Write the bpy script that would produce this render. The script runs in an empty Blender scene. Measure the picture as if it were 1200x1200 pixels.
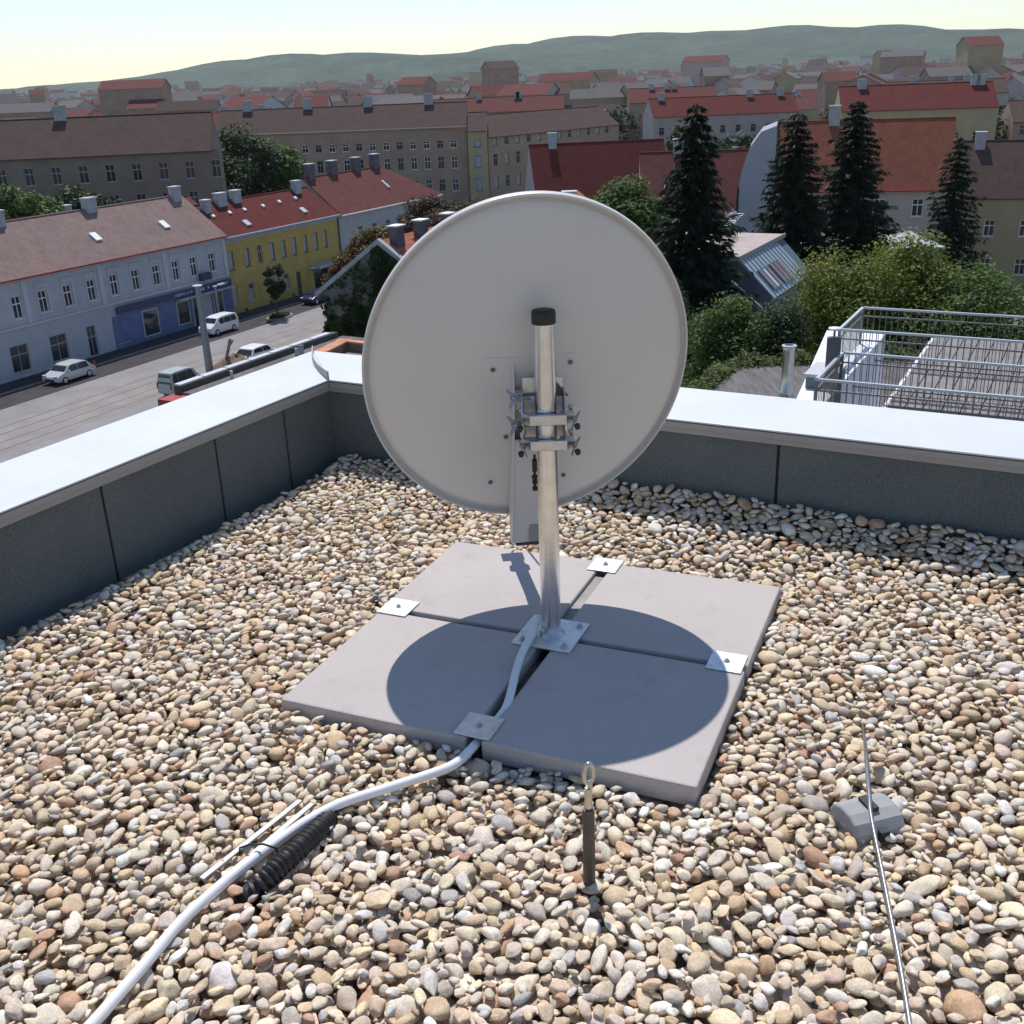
import bpy, math, random, time
import numpy as np
from mathutils import Vector, Matrix
T0 = time.time()
random.seed(7); RNG = np.random.default_rng(7)
R = math.radians
SC = bpy.context.scene
COL = SC.collection

# ------------------------------------------------------------------ camera
FPX, PITCH, ROLL, CAMZ = 1254.79, .3833, -.0386, 1.3621
_f = Vector((0, math.cos(PITCH), -math.sin(PITCH))); _r = Vector((1, 0, 0)); _u = _r.cross(_f)
CR = math.cos(ROLL)*_r + math.sin(ROLL)*_u
CU = -math.sin(ROLL)*_r + math.cos(ROLL)*_u
CAM = Vector((0, 0, CAMZ))
cd = bpy.data.cameras.new('camera'); cam = bpy.data.objects.new('camera', cd); COL.objects.link(cam)
cd.sensor_width = 36; cd.lens = FPX/1200*36; cd.clip_start = .05; cd.clip_end = 8000
m3 = Matrix((CR, CU, -_f)).transposed(); cam.matrix_world = Matrix.Translation(CAM) @ m3.to_4x4()
SC.camera = cam
def ray(px, py): return _f + (px-600)/FPX*CR - (py-600)/FPX*CU
def at(px, py, dist):
    r = ray(px, py); return CAM + r*(dist/math.hypot(r.x, r.y))
def onz(px, py, z):
    r = ray(px, py); return CAM + r*((z-CAMZ)/r.z)

# ------------------------------------------------------------------ materials
def new_mat(name):
    m = bpy.data.materials.new(name); m.use_nodes = True
    nt = m.node_tree; b = nt.nodes['Principled BSDF']; return m, nt, b
def coords(nt, space='Object'):
    tc = nt.nodes.new('ShaderNodeTexCoord'); return tc.outputs[space]
def noise(nt, vec, scale, detail=4, rough=.55):
    n = nt.nodes.new('ShaderNodeTexNoise'); n.inputs['Scale'].default_value = scale
    n.inputs['Detail'].default_value = detail; n.inputs['Roughness'].default_value = rough
    nt.links.new(vec, n.inputs['Vector']); return n.outputs['Fac']
def ramp(nt, fac, stops):
    r = nt.nodes.new('ShaderNodeValToRGB'); e = r.color_ramp.elements
    while len(e) < len(stops): e.new(.5)
    for i, (p, c) in enumerate(stops): e[i].position = p; e[i].color = (*c, 1)
    nt.links.new(fac, r.inputs['Fac']); return r.outputs['Color']
def mixc(nt, fac, a, b, mode='MIX'):
    m = nt.nodes.new('ShaderNodeMix'); m.data_type = 'RGBA'; m.blend_type = mode
    for s, v in ((0, fac), (6, a), (7, b)):
        if isinstance(v, (int, float)): m.inputs[s].default_value = v
        elif isinstance(v, tuple): m.inputs[s].default_value = (*v, 1)
        else: nt.links.new(v, m.inputs[s])
    return m.outputs[2]
def bump(nt, b, h, strength=.3, dist=.01):
    n = nt.nodes.new('ShaderNodeBump'); n.inputs['Strength'].default_value = strength; n.inputs['Distance'].default_value = dist
    nt.links.new(h, n.inputs['Height']); nt.links.new(n.outputs['Normal'], b.inputs['Normal'])
def mul(c, k): return tuple(min(1, max(0, x*k)) for x in c)
def mat(name, col, rough=.8, metal=0, var=.15, scale=3., bmp=None, fine=None, spec=None):
    m, nt, b = new_mat(name); v = coords(nt)
    c = ramp(nt, noise(nt, v, scale), [(.3, mul(col, 1-var)), (.7, mul(col, 1+var))])
    if fine: c = mixc(nt, fine[1], c, ramp(nt, noise(nt, v, fine[0], 2), [(.3, mul(col, .45)), (.7, mul(col, 1.5))]))
    nt.links.new(c, b.inputs['Base Color']); b.inputs['Roughness'].default_value = rough; b.inputs['Metallic'].default_value = metal
    if spec is None and rough >= .85: spec = .18
    if spec is not None: b.inputs['Specular IOR Level'].default_value = spec
    if bmp: bump(nt, b, noise(nt, v, bmp[0], 3), bmp[1], bmp[2])
    return m
M = {}
def slab_mat():
    m, nt, b = new_mat('paving_concrete'); v = coords(nt); col = (.475, .428, .408)
    c = ramp(nt, noise(nt, v, 3.2, 6, .65), [(.3, mul(col, .90)), (.7, mul(col, 1.07))])
    c = mixc(nt, .45, c, ramp(nt, noise(nt, v, 380, 2, .5), [(.3, mul(col, .62)), (.7, mul(col, 1.35))]))
    c = mixc(nt, ramp(nt, noise(nt, v, 150, 3, .7), [(.66, (0, 0, 0)), (.74, (.55, .55, .55))]), c, mul(col, .5))
    c = mixc(nt, ramp(nt, noise(nt, v, 9, 5, .7), [(.56, (0, 0, 0)), (.72, (.35, .35, .35))]), c, (.30, .262, .24))
    nt.links.new(c, b.inputs['Base Color']); b.inputs['Roughness'].default_value = .92
    bump(nt, b, noise(nt, v, 320, 4, .7), .5, .002); return m
M['slab'] = slab_mat()
M['galv'] = mat('galvanised_steel', (.60, .61, .63), .36, 1, var=.1, scale=30, bmp=(60, .06, .002))
M['galv_pole'] = mat('galvanised_tube', (.78, .775, .77), .27, 1, var=.10, scale=30, bmp=(40, .10, .002))
M['zinc_plate'] = mat('zinc_plated_sheet', (.70, .73, .74), .42, .75, var=.14, scale=45, bmp=(90, .08, .002))
M['dark_steel'] = mat('dark_steel', (.10, .09, .085), .5, .6, var=.2, scale=20)
M['grey_steel'] = mat('dull_grey_steel', (.22, .21, .20), .55, .5, var=.2, scale=20)
M['dullalu'] = mat('dull_aluminium', (.40, .40, .41), .55, .6, var=.15, scale=30)
M['nut'] = mat('dull_zinc', (.36, .37, .40), .5, .8, var=.1, scale=40)
M['rubber'] = mat('black_rubber', (.018, .016, .016), .55, var=.2, scale=60, bmp=(150, .4, .002))
M['dish'] = mat('dish_grey_paint', (.615, .585, .567), .42, 0, var=.02, scale=6, bmp=(900, .04, .0005), spec=.4)
M['white_pvc'] = mat('white_conduit', (.78, .78, .80), .35, var=.03, scale=6)
M['cap'] = mat('light_metal_coping', (.60, .615, .645), .45, 0, var=.045, scale=3.5, bmp=(5, .12, .01), fine=(25, .03))
M['fascia'] = mat('grey_metal_fascia', (.30, .29, .285), .5, 0, var=.05, scale=4)
M['panel'] = mat('slate_grey_upstand_sheet', (.118, .134, .138), .85, var=.22, scale=3.5, bmp=(500, .4, .002), fine=(260, .6))
M['joint'] = mat('dark_joint_sealant', (.02, .018, .018), .8)
M['deckdark'] = mat('dark_roof_membrane', (.10, .085, .07), .95)
M['yellow'] = mat('yellow_render', (.45, .33, .11), .95, var=.13, scale=.6, fine=(4, .15))
M['pale'] = mat('pale_blue_render', (.44, .46, .50), .95, var=.1, scale=.7)
M['trim'] = mat('light_stucco_trim', (.52, .53, .56), .9, var=.06, scale=1)
M['blueshop'] = mat('blue_shopfront_paint', (.12, .17, .33), .7, var=.2, scale=1)
M['navy'] = mat('navy_sign_paint', (.03, .05, .13), .5)
M['grey_render'] = mat('grey_render', (.38, .40, .41), .95, var=.12, scale=.5)
M['beige'] = mat('beige_brick_render', (.37, .265, .205), .95, var=.15, scale=.25, fine=(2, .2))
M['shadeblock'] = mat('shaded_beige_render', (.20, .17, .145), .95, var=.15, scale=.4)  # beige render darkened, shade put into the colour
M['sand'] = mat('sand_render', (.42, .34, .22), .95, var=.1, scale=.3)
M['pinkwall'] = mat('pale_pink_render', (.46, .38, .36), .95, var=.1, scale=.4)
M['firewall'] = mat('cool_grey_render', (.34, .35, .40), .95, var=.08, scale=.3)
M['redwall'] = mat('red_painted_wall', (.30, .03, .03), .7, var=.15, scale=1)
M['terra'] = mat('terracotta_coping', (.50, .24, .15), .9, var=.25, scale=2)
M['brownroof'] = mat('weathered_roof_earth', (.22, .17, .13), .95, var=.35, scale=1.2, fine=(6, .3))
def felt_mat():
    m, nt, b = new_mat('grey_roof_felt'); v = coords(nt); mp = nt.nodes.new('ShaderNodeMapping'); mp.inputs['Scale'].default_value = (3.2, .35, 1); mp.inputs['Rotation'].default_value = (0, 0, .5)
    nt.links.new(v, mp.inputs['Vector']); c = ramp(nt, noise(nt, mp.outputs[0], 2.2, 5, .7), [(.3, (.085, .078, .076)), (.7, (.20, .185, .18))])
    nt.links.new(c, b.inputs['Base Color']); b.inputs['Roughness'].default_value = .95; b.inputs['Specular IOR Level'].default_value = .15; return m
M['felt'] = felt_mat()
M['gravelroof'] = mat('pale_gravel_roof', (.42, .36, .33), .95, var=.12, scale=1, fine=(6, .2))
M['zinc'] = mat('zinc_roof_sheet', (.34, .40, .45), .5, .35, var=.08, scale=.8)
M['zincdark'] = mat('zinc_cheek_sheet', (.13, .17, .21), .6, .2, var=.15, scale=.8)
M['concwall'] = mat('concrete_wall', (.24, .25, .29), .95, var=.08, scale=.6)
M['asphalt'] = mat('shadow_toned_asphalt', (.055, .05, .055), .9, var=.2, scale=.8)  # asphalt, its dark tone partly painted-in house shadow
M['street'] = mat('street_concrete', (.25, .235, .235), .9, var=.14, scale=.35, fine=(3, .12))
M['track'] = mat('tram_track_paving', (.255, .235, .225), .9, var=.14, scale=.5)
M['rail'] = mat('tram_rail', (.13, .10, .09), .5, .5)
M['kerb'] = mat('kerb_stone', (.24, .23, .22), .9)
M['town'] = mat('town_ground', (.13, .13, .09), .95, var=.35, scale=.03)
M['bark'] = mat('bark', (.09, .065, .05), .95, var=.25, scale=4)
M['whitepaint'] = mat('white_paint', (.80, .80, .80), .5, var=.03, scale=1)
M['carwhite'] = mat('white_car_paint', (.78, .78, .79), .25, var=.02, scale=1)
M['carsilver'] = mat('silver_car_paint', (.58, .60, .62), .22, .2, var=.02, scale=1)
M['carblue'] = mat('dark_blue_car_paint', (.02, .025, .08), .18, var=.05, scale=1)
M['cargreen'] = mat('pale_green_car_paint', (.36, .42, .40), .35, var=.05, scale=1)
M['glass'] = mat('dark_window_glass', (.03, .035, .045), .08, var=.2, scale=1)
M['curtain'] = mat('pale_curtained_pane', (.33, .37, .44), .25, var=.12, scale=1.5)
M['tyre'] = mat('tyre_rubber', (.02, .02, .02), .8)
M['lampglass'] = mat('lamp_cover', (.75, .72, .65), .3)
M['lamppost'] = mat('grey_lamp_post', (.26, .29, .31), .6, .3, var=.1, scale=3)
M['woodboard'] = mat('grey_terrace_boards', (.20, .18, .18), .8, var=.2, scale=3)
M['terracewhite'] = mat('white_render', (.72, .73, .77), .85, var=.04, scale=1.5)
M['stainless'] = mat('stainless_tube', (.55, .55, .52), .3, 1, var=.08, scale=6)
M['chimgrey'] = mat('grey_chimney_render', (.36, .38, .41), .95, var=.15, scale=1.5)
M['chimdark'] = mat('sooty_chimney_brick', (.12, .115, .14), .9, var=.25, scale=2)
M['door'] = mat('dark_wooden_door', (.06, .045, .035), .7)
M['soil'] = mat('brown_soil', (.22, .16, .12), .95, var=.3, scale=1.5)
M['block'] = mat('grey_holder_concrete', (.34, .335, .34), .9, var=.07, scale=20, bmp=(200, .3, .002))
M['skylight'] = mat('red_brown_blind_glass', (.26, .15, .13), .3, var=.25, scale=3)

def roof_mat(name, col, rowscale=3.2, var=.14, rowdark=.72):
    m, nt, b = new_mat(name); v = coords(nt)
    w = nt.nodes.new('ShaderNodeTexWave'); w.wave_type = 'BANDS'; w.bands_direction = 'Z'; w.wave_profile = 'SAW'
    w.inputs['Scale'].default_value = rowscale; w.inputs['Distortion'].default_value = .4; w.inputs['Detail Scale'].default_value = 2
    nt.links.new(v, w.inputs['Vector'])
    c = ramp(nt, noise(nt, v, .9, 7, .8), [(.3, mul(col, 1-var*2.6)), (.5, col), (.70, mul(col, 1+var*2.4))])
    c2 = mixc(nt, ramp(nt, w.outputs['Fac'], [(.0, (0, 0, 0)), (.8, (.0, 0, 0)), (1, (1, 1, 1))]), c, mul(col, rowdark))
    c3 = mixc(nt, .35, c2, ramp(nt, noise(nt, v, 9, 2), [(.35, mul(col, .55)), (.65, mul(col, 1.4))]))
    nt.links.new(c3, b.inputs['Base Color']); b.inputs['Roughness'].default_value = .9; b.inputs['Specular IOR Level'].default_value = .12
    bump(nt, b, w.outputs['Fac'], .5, .04); return m
M['roofdark'] = roof_mat('dark_red_roof_tiles', (.135, .036, .032))
M['roofrust'] = roof_mat('rust_red_roof_tiles', (.155, .058, .052))
M['roofpink'] = roof_mat('faded_pink_roof_tiles', (.25, .175, .16), 2.2, rowdark=.6)
M['roofbright'] = roof_mat('orange_red_roof_tiles', (.40, .14, .09), 1.6, rowdark=.35)
M['rooforange'] = roof_mat('orange_roof_tiles', (.24, .085, .055), 1.8)
M['roofbrown'] = roof_mat('brown_roof_tiles', (.10, .068, .060))

def leaf_mat(name, dark, light, scale=.5, extra=None):
    m, nt, b = new_mat(name); v = coords(nt)
    c = ramp(nt, noise(nt, v, scale, 5, .7), [(.32, dark), (.68, light)])
    if extra: c = mixc(nt, ramp(nt, noise(nt, v, scale*.7+.2, 3), [(.5, (0, 0, 0)), (.66, (1, 1, 1))]), c, extra)
    nt.links.new(c, b.inputs['Base Color']); b.inputs['Roughness'].default_value = .55
    b.inputs['Specular IOR Level'].default_value = .3
    tr = nt.nodes.new('ShaderNodeBsdfTranslucent'); nt.links.new(c, tr.inputs['Color'])
    mx = nt.nodes.new('ShaderNodeMixShader'); mx.inputs[0].default_value = .42
    nt.links.new(b.outputs[0], mx.inputs[1]); nt.links.new(tr.outputs[0], mx.inputs[2])
    nt.links.new(mx.outputs[0], nt.nodes['Material Output'].inputs['Surface']); return m
M['spruce'] = leaf_mat('spruce_needles', (.012, .022, .014), (.035, .055, .030), .8)
M['leafgreen'] = leaf_mat('green_leaves', (.045, .085, .018), (.13, .20, .045), .6)
M['leafdark'] = leaf_mat('dark_green_leaves', (.015, .032, .012), (.05, .08, .026), .5)
M['leafyellow'] = leaf_mat('yellow_green_leaves', (.085, .115, .015), (.25, .27, .045), .5)
M['leafautumn'] = leaf_mat('olive_autumn_leaves', (.075, .06, .018), (.17, .13, .035), .5, (.16, .07, .03))
M['leafrust'] = leaf_mat('rusty_leaves', (.06, .04, .022), (.15, .085, .045), .6, (.06, .075, .03))
M['ivy'] = leaf_mat('ivy_leaves', (.014, .032, .008), (.075, .125, .028), 1.3, (.035, .03, .03))
M['ivywall'] = mat('old_stone_wall', (.17, .155, .155), .95, var=.3, scale=1.6, fine=(5, .4))
M['grass'] = leaf_mat('moss_and_vines', (.06, .09, .02), (.18, .22, .06), 2)
M['hill'] = mat('wooded_hill', (.06, .085, .06), 1, var=.5, scale=.006, fine=(.03, .5))

def stone_mat():
    m, nt, b = new_mat('river_pebble'); v = coords(nt)
    a = nt.nodes.new('ShaderNodeAttribute'); a.attribute_name = 'pebble'
    n1 = noise(nt, v, 60, 5, .65); n2 = noise(nt, v, 260, 3, .6)
    c = mixc(nt, 1., a.outputs['Color'], ramp(nt, n1, [(.3, (.78, .75, .71)), (.7, (1.12, 1.13, 1.13))]), 'MULTIPLY')
    c = mixc(nt, .55, c, mixc(nt, 1., c, ramp(nt, n2, [(.3, (.62, .6, .58)), (.68, (1.22, 1.22, 1.2))]), 'MULTIPLY'))
    nt.links.new(c, b.inputs['Base Color']); b.inputs['Roughness'].default_value = .72
    b.inputs['Specular IOR Level'].default_value = .3
    bump(nt, b, n2, .35, .002); return m
M['pebble'] = stone_mat()

def bed_mat():
    m, nt, b = new_mat('gravel_bed'); v = coords(nt)
    vo = nt.nodes.new('ShaderNodeTexVoronoi'); vo.inputs['Scale'].default_value = 34; nt.links.new(v, vo.inputs['Vector'])
    c = ramp(nt, noise(nt, vo.outputs['Position'], 9, 1), [(.3, (.30, .22, .15)), (.5, (.50, .42, .32)), (.7, (.62, .56, .47))])
    c = mixc(nt, ramp(nt, vo.outputs['Distance'], [(.35, (0, 0, 0)), (.75, (1, 1, 1))]), c, (.07, .055, .045))
    nt.links.new(c, b.inputs['Base Color']); b.inputs['Roughness'].default_value = .9; return m
M['bed'] = bed_mat()
# ------------------------------------------------------------------ mesh helpers
WM = {}
def link(o, parent=None, mw=None):
    COL.objects.link(o)
    if parent is not None:
        o.parent = parent; WM[o.name] = WM[parent.name] if mw is None else mw
    else: WM[o.name] = mw or Matrix()
    return o
def tag(o, label=None, cat=None, group=None, kind=None):
    if label: o['label'] = label
    if cat: o['category'] = cat
    if group: o['group'] = group
    if kind: o['kind'] = kind
    return o
def thing(name, label, cat, loc=(0, 0, 0), rz=0, group=None):
    o = bpy.data.objects.new(name, None); o.location = loc; o.rotation_euler = (0, 0, rz); o.empty_display_size = .1
    link(o, None, Matrix.Translation(Vector(loc)) @ Matrix.Rotation(rz, 4, 'Z'))
    return tag(o, label, cat, group)
class MB:
    def __init__(s): s.v = []; s.f = []; s.m = []; s.s = []
    def add(s, vs, fs, m=0, smooth=False):
        k = len(s.v); s.v += [tuple(p) for p in vs]
        for f in fs: s.f.append(tuple(i+k for i in f)); s.m.append(m); s.s.append(smooth)
        return s
    def box(s, x0, x1, y0, y1, z0, z1, m=0):
        v = [(x, y, z) for z in (z0, z1) for y in (y0, y1) for x in (x0, x1)]
        return s.add(v, [(0, 2, 3, 1), (4, 5, 7, 6), (0, 1, 5, 4), (2, 6, 7, 3), (0, 4, 6, 2), (1, 3, 7, 5)], m)
    def obox(s, c, ax, h, m=0):
        c = Vector(c); a, b, d = [Vector(q)*w for q, w in zip(ax, h)]
        v = [c+i*a+j*b+k*d for k in (-1, 1) for j in (-1, 1) for i in (-1, 1)]
        return s.add(v, [(0, 2, 3, 1), (4, 5, 7, 6), (0, 1, 5, 4), (2, 6, 7, 3), (0, 4, 6, 2), (1, 3, 7, 5)], m)
    def prism(s, poly, ext, m=0, smooth=False):
        n = len(poly); p = [Vector(q) for q in poly]; e = Vector(ext)
        s.add(p+[q+e for q in p], [tuple(range(n))[::-1], tuple(range(n, 2*n))]+[(i, (i+1) % n, (i+1) % n+n, i+n) for i in range(n)], m, smooth); return s
    def cyl(s, p0, p1, r0, r1=None, n=16, m=0, cap=True):
        r1 = r0 if r1 is None else r1; p0 = Vector(p0); p1 = Vector(p1); d = (p1-p0).normalized()
        a = d.orthogonal().normalized(); b = d.cross(a)
        ring = lambda c, r: [c+r*(math.cos(t)*a+math.sin(t)*b) for t in [2*math.pi*i/n for i in range(n)]]
        v = ring(p0, r0)+ring(p1, r1)
        s.add(v, [(i, (i+1) % n, (i+1) % n+n, i+n) for i in range(n)], m, True)
        if cap: s.add(ring(p0, r0), [tuple(range(n))[::-1]], m); s.add(ring(p1, r1), [tuple(range(n))], m)
        return s
    def tube(s, pts, r, n=12, m=0, squash=1):
        pts = [Vector(p) for p in pts]; k = len(s.v); N = len(pts); up = Vector((0, 0, 1)); prev = None; rr = r if isinstance(r, (list, tuple)) else [r]*N
        for i, p in enumerate(pts):
            d = (pts[min(i+1, N-1)]-pts[max(i-1, 0)]).normalized()
            a = d.cross(up) if prev is None else prev-d*prev.dot(d)
            if a.length < 1e-4: a = d.orthogonal()
            a.normalize(); prev = a; b = a.cross(d)
            s.v += [tuple(p+rr[i]*(math.cos(t)*a+squash*math.sin(t)*b)) for t in [2*math.pi*j/n for j in range(n)]]
        for i in range(N-1):
            for j in range(n):
                s.f.append((k+i*n+j, k+i*n+(j+1) % n, k+(i+1)*n+(j+1) % n, k+(i+1)*n+j)); s.m.append(m); s.s.append(True)
        s.add(s.v[k:k+n], [tuple(range(n))[::-1]], m); s.add(s.v[k+(N-1)*n:k+N*n], [tuple(range(n))], m)
        return s
    def lathe(s, c, ax, prof, n=24, m=0):
        c = Vector(c); d = Vector(ax).normalized(); a = d.orthogonal().normalized(); b = d.cross(a); k = len(s.v)
        for r, h in prof: s.v += [tuple(c+d*h+r*(math.cos(t)*a+math.sin(t)*b)) for t in [2*math.pi*j/n for j in range(n)]]
        for i in range(len(prof)-1):
            for j in range(n): s.f.append((k+i*n+j, k+i*n+(j+1) % n, k+(i+1)*n+(j+1) % n, k+(i+1)*n+j)); s.m.append(m); s.s.append(True)
        q = len(prof)-1; s.add(s.v[k:k+n], [tuple(range(n))[::-1]], m); s.add(s.v[k+q*n:k+(q+1)*n], [tuple(range(n))], m)
        return s
    def build(s, name, mats, parent=None, world=False, bevel=0, seg=2):
        me = bpy.data.meshes.new(name)
        v = s.v
        if world and parent is not None:
            inv = WM[parent.name].inverted(); v = [tuple(inv @ Vector(p)) for p in v]
        me.from_pydata(v, [], s.f)
        if not isinstance(mats, (list, tuple)): mats = [mats]
        for q in mats: me.materials.append(M[q] if isinstance(q, str) else q)
        me.polygons.foreach_set('material_index', s.m); me.polygons.foreach_set('use_smooth', s.s); me.update()
        o = bpy.data.objects.new(name, me); link(o, parent)
        if bevel:
            b = o.modifiers.new('bevel', 'BEVEL'); b.width = bevel; b.segments = seg; b.limit_method = 'ANGLE'; b.angle_limit = R(40)
            b.harden_normals = False
        return o
def np_mesh(name, V, F, matn, parent=None, smooth=False, color=None):
    me = bpy.data.meshes.new(name); nv, (nf, k) = len(V), F.shape
    me.vertices.add(nv); me.vertices.foreach_set('co', np.ascontiguousarray(V, np.float32).ravel())
    me.loops.add(nf*k); me.loops.foreach_set('vertex_index', np.ascontiguousarray(F, np.int32).ravel())
    me.polygons.add(nf); me.polygons.foreach_set('loop_start', np.arange(0, nf*k, k, dtype=np.int32))
    me.polygons.foreach_set('use_smooth', np.full(nf, smooth))
    me.materials.append(M[matn]); me.update(calc_edges=True)
    if color is not None:
        a = me.color_attributes.new('pebble', 'FLOAT_COLOR', 'POINT'); a.data.foreach_set('color', np.ascontiguousarray(color, np.float32).ravel())
    o = bpy.data.objects.new(name, me); return link(o, parent)
def copy_tree(o, loc=None, rz=None, parent=None):
    c = o.copy(); COL.objects.link(c)
    c.parent = parent; WM[c.name] = WM.get(o.name, Matrix())
    if loc is not None: c.location = loc
    if rz is not None: c.rotation_euler = (0, 0, rz)
    for ch in [x for x in bpy.data.objects if x.parent == o]: copy_tree(ch, parent=c)
    return c

# ------------------------------------------------------------------ light
SUN_AZ, SUN_EL = R(-6.5), R(61.0)
sd = Vector((math.sin(SUN_AZ)*math.cos(SUN_EL), math.cos(SUN_AZ)*math.cos(SUN_EL), math.sin(SUN_EL)))
L = bpy.data.lights.new('sun', 'SUN'); L.energy = 4.45; L.angle = R(.53); L.color = (1, .955, .90)
lo = bpy.data.objects.new('sun', L); COL.objects.link(lo); lo.rotation_euler = sd.to_track_quat('Z', 'Y').to_euler()
w = bpy.data.worlds.new('World'); SC.world = w; w.use_nodes = True; nt = w.node_tree
sky = nt.nodes.new('ShaderNodeTexSky'); sky.sky_type = 'NISHITA'; sky.sun_disc = False
sky.sun_elevation = SUN_EL; sky.sun_rotation = SUN_AZ; sky.altitude = 200; sky.dust_density = .1; sky.air_density = 1.1; sky.ozone_density = 2.2
nt.links.new(sky.outputs[0], nt.nodes['Background'].inputs[0]); nt.nodes['Background'].inputs[1].default_value = .135
SC.view_settings.view_transform = 'Standard'; SC.view_settings.look = 'None'; SC.view_settings.exposure = 0; SC.view_settings.gamma = 1
SC.render.engine = 'CYCLES'; SC.cycles.max_bounces = 8; SC.cycles.diffuse_bounces = 4; SC.cycles.transparent_max_bounces = 8
SC.cycles.use_denoising = True

# ================================================================== THE ROOF
OC = Vector((.0913, 2.4952, 0)); SA = -.4105
e1 = Vector((math.cos(SA), math.sin(SA), 0)); e2 = Vector((-math.sin(SA), math.cos(SA), 0)); Z = Vector((0, 0, 1))
def sl(a, b, z=0): return OC + e1*a + e2*b + Z*z
slabs = [((-.512, -.016), (.008, .490), 'grey concrete slab under the far end of the dish foot, at the far left of the four'),
         ((.018, .514), (.012, .484), 'grey concrete slab with its right corner farthest out in the gravel, behind the mast on the right'),
         ((-.506, -.014), (-.508, -.014), 'grey concrete slab at the near left, white conduit running along its right edge'),
         ((.024, .512), (-.508, -.012), 'grey concrete slab nearest the steel hook, mostly under the round dish shadow')]
slabs[0] = (*slabs[0][:2], 'grey concrete slab behind the mast on the left, with the narrow arm shadow on it')
for (x0, x1), (y0, y1), lab in slabs:
    mb = MB().obox(sl((x0+x1)/2, (y0+y1)/2, -.026), (e1, e2, Z), ((x1-x0)/2, (y1-y0)/2, .026))
    o = mb.build('paving_slab', 'slab', bevel=.005, seg=2); tag(o, lab, 'paving slab', 'four concrete slabs weighing down the mast foot')

# --- mast: foot frame, clamp plates, tube, cap
mast = thing('antenna_mast', 'shiny galvanised steel mast with black cap standing on four concrete slabs', 'mast', OC)
fr = MB()
for a0, a1 in ((-.50, -.03), (.03, .50)):
    fr.obox(sl((a0+a1)/2, -.002, -.040), (e1, e2, Z), ((a1-a0)/2, .0085, .010))
    fr.obox(sl(.003, (a0+a1)/2, -.042), (e1, e2, Z), (.0125, (a1-a0)/2, .010))
fr.build('cross_frame', 'dark_steel', mast, True)
fr = MB()
fr.obox(sl((-.415-.09)/2, .0005, -.016), (e1, e2, Z), (.163, .0075, .003)); fr.obox(sl(.25, .0005, -.018), (e1, e2, Z), (.16, .0075, .003))
fr.obox(sl(.001, .25, -.016), (e1, e2, Z), (.0155, .157, .003))
fr.build('flat_bar', 'grey_steel', mast, True)
bp = MB().obox(sl(-.002, .004, .004), (e1, e2, Z), (.081, .082, .003)).build('base_plate', 'zinc_plate', mast, True, bevel=.0015)
MB().lathe(sl(0, 0, .0071), Z, [(.037, 0), (.034, .003), (.029, .006), (.0265, .009)], 32).build('weld_ring', 'galv', bp, True)
for a, b in ((-.058, -.058), (.058, .058), (-.06, .062), (.056, -.056)):
    MB().cyl(sl(a, b, .0071), sl(a, b, .0085), .011, n=20).cyl(sl(a, b, .0086), sl(a, b, .015), .0075, n=6).cyl(sl(a, b, .0151), sl(a, b, .019), .004, n=10).build('bolt', 'galv', bp, True)
for a, b, l in ((-.462, .011, None), (.462, .010, None), (0, .459, None), (-.002, -.457, None)):
    p = MB().obox(sl(a, b, .003), (e1, e2, Z), (.044, .045, .002)).build('clamp_plate', 'zinc_plate', mast, True, bevel=.001)
    MB().cyl(sl(a, b, .0051), sl(a, b, .0062), .009, n=18).cyl(sl(a, b, .0063), sl(a, b, .011), .006, n=6).cyl(sl(a, b, .0111), sl(a, b, .014), .0035, n=10).build('bolt', 'galv', p, True)
PT = .832
MB().lathe(OC+Z*.012, Z, [(.0258, 0), (.0258, .2), (.0258, .4), (.0258, .6), (.0258, PT-.012)], 64).build('tube', 'galv_pole', mast, True)
MB().lathe(OC+Z*(PT-.002), Z, [(.0280, 0), (.0290, .002), (.0287, .012), (.0291, .016), (.0288, .026), (.0272, .0315), (.021, .0335), (.002, .034)], 40).build('tube_cap', 'rubber', mast, True)

# --- satellite dish
yaw, tilt = -.113, .298
DC = Vector((.051, 2.665, .677))
DN = Vector((math.sin(yaw)*math.cos(tilt), math.cos(yaw)*math.cos(tilt), math.sin(tilt)))
DU = Vector((math.cos(yaw), -math.sin(yaw), 0)); DV = DU.cross(DN)
def D(a, b, c): return DC + DU*a + DV*b + DN*c
dish = thing('satellite_dish', 'large light grey satellite dish seen from behind, clamped to the steel mast', 'satellite dish', (OC.x, OC.y, .03))
rA, rB, dr_, DEP = .416, .467, -.084, .078
def ell(r, c, t):
    x, y = rA*r*math.cos(t), rB*r*math.sin(t)
    return D(math.cos(dr_)*x-math.sin(dr_)*y, math.sin(dr_)*x+math.cos(dr_)*y, c)
prof = [(r, -DEP*(1-(r/.955)**2)) for r in np.linspace(.0, .955, 26)]
prof += [(.962, .0015), (.969, .006), (.975, .0075), (.989, .0075), (.996, .0065), (1.0, .003), (1.0, -.007), (.996, -.0095), (.991, -.007), (.990, .000), (.985, .0045), (.976, .0048)]
front = [(r, -DEP*(1-(r/.955)**2)+.0025) for r in np.linspace(.0, .955, 14)][::-1]
n = 144; V = []; F = []
lst = prof + [(.989, .0125), (.974, .0110), (.964, .0075)] + front
lst = [p for i, p in enumerate(prof[:32])]
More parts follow.
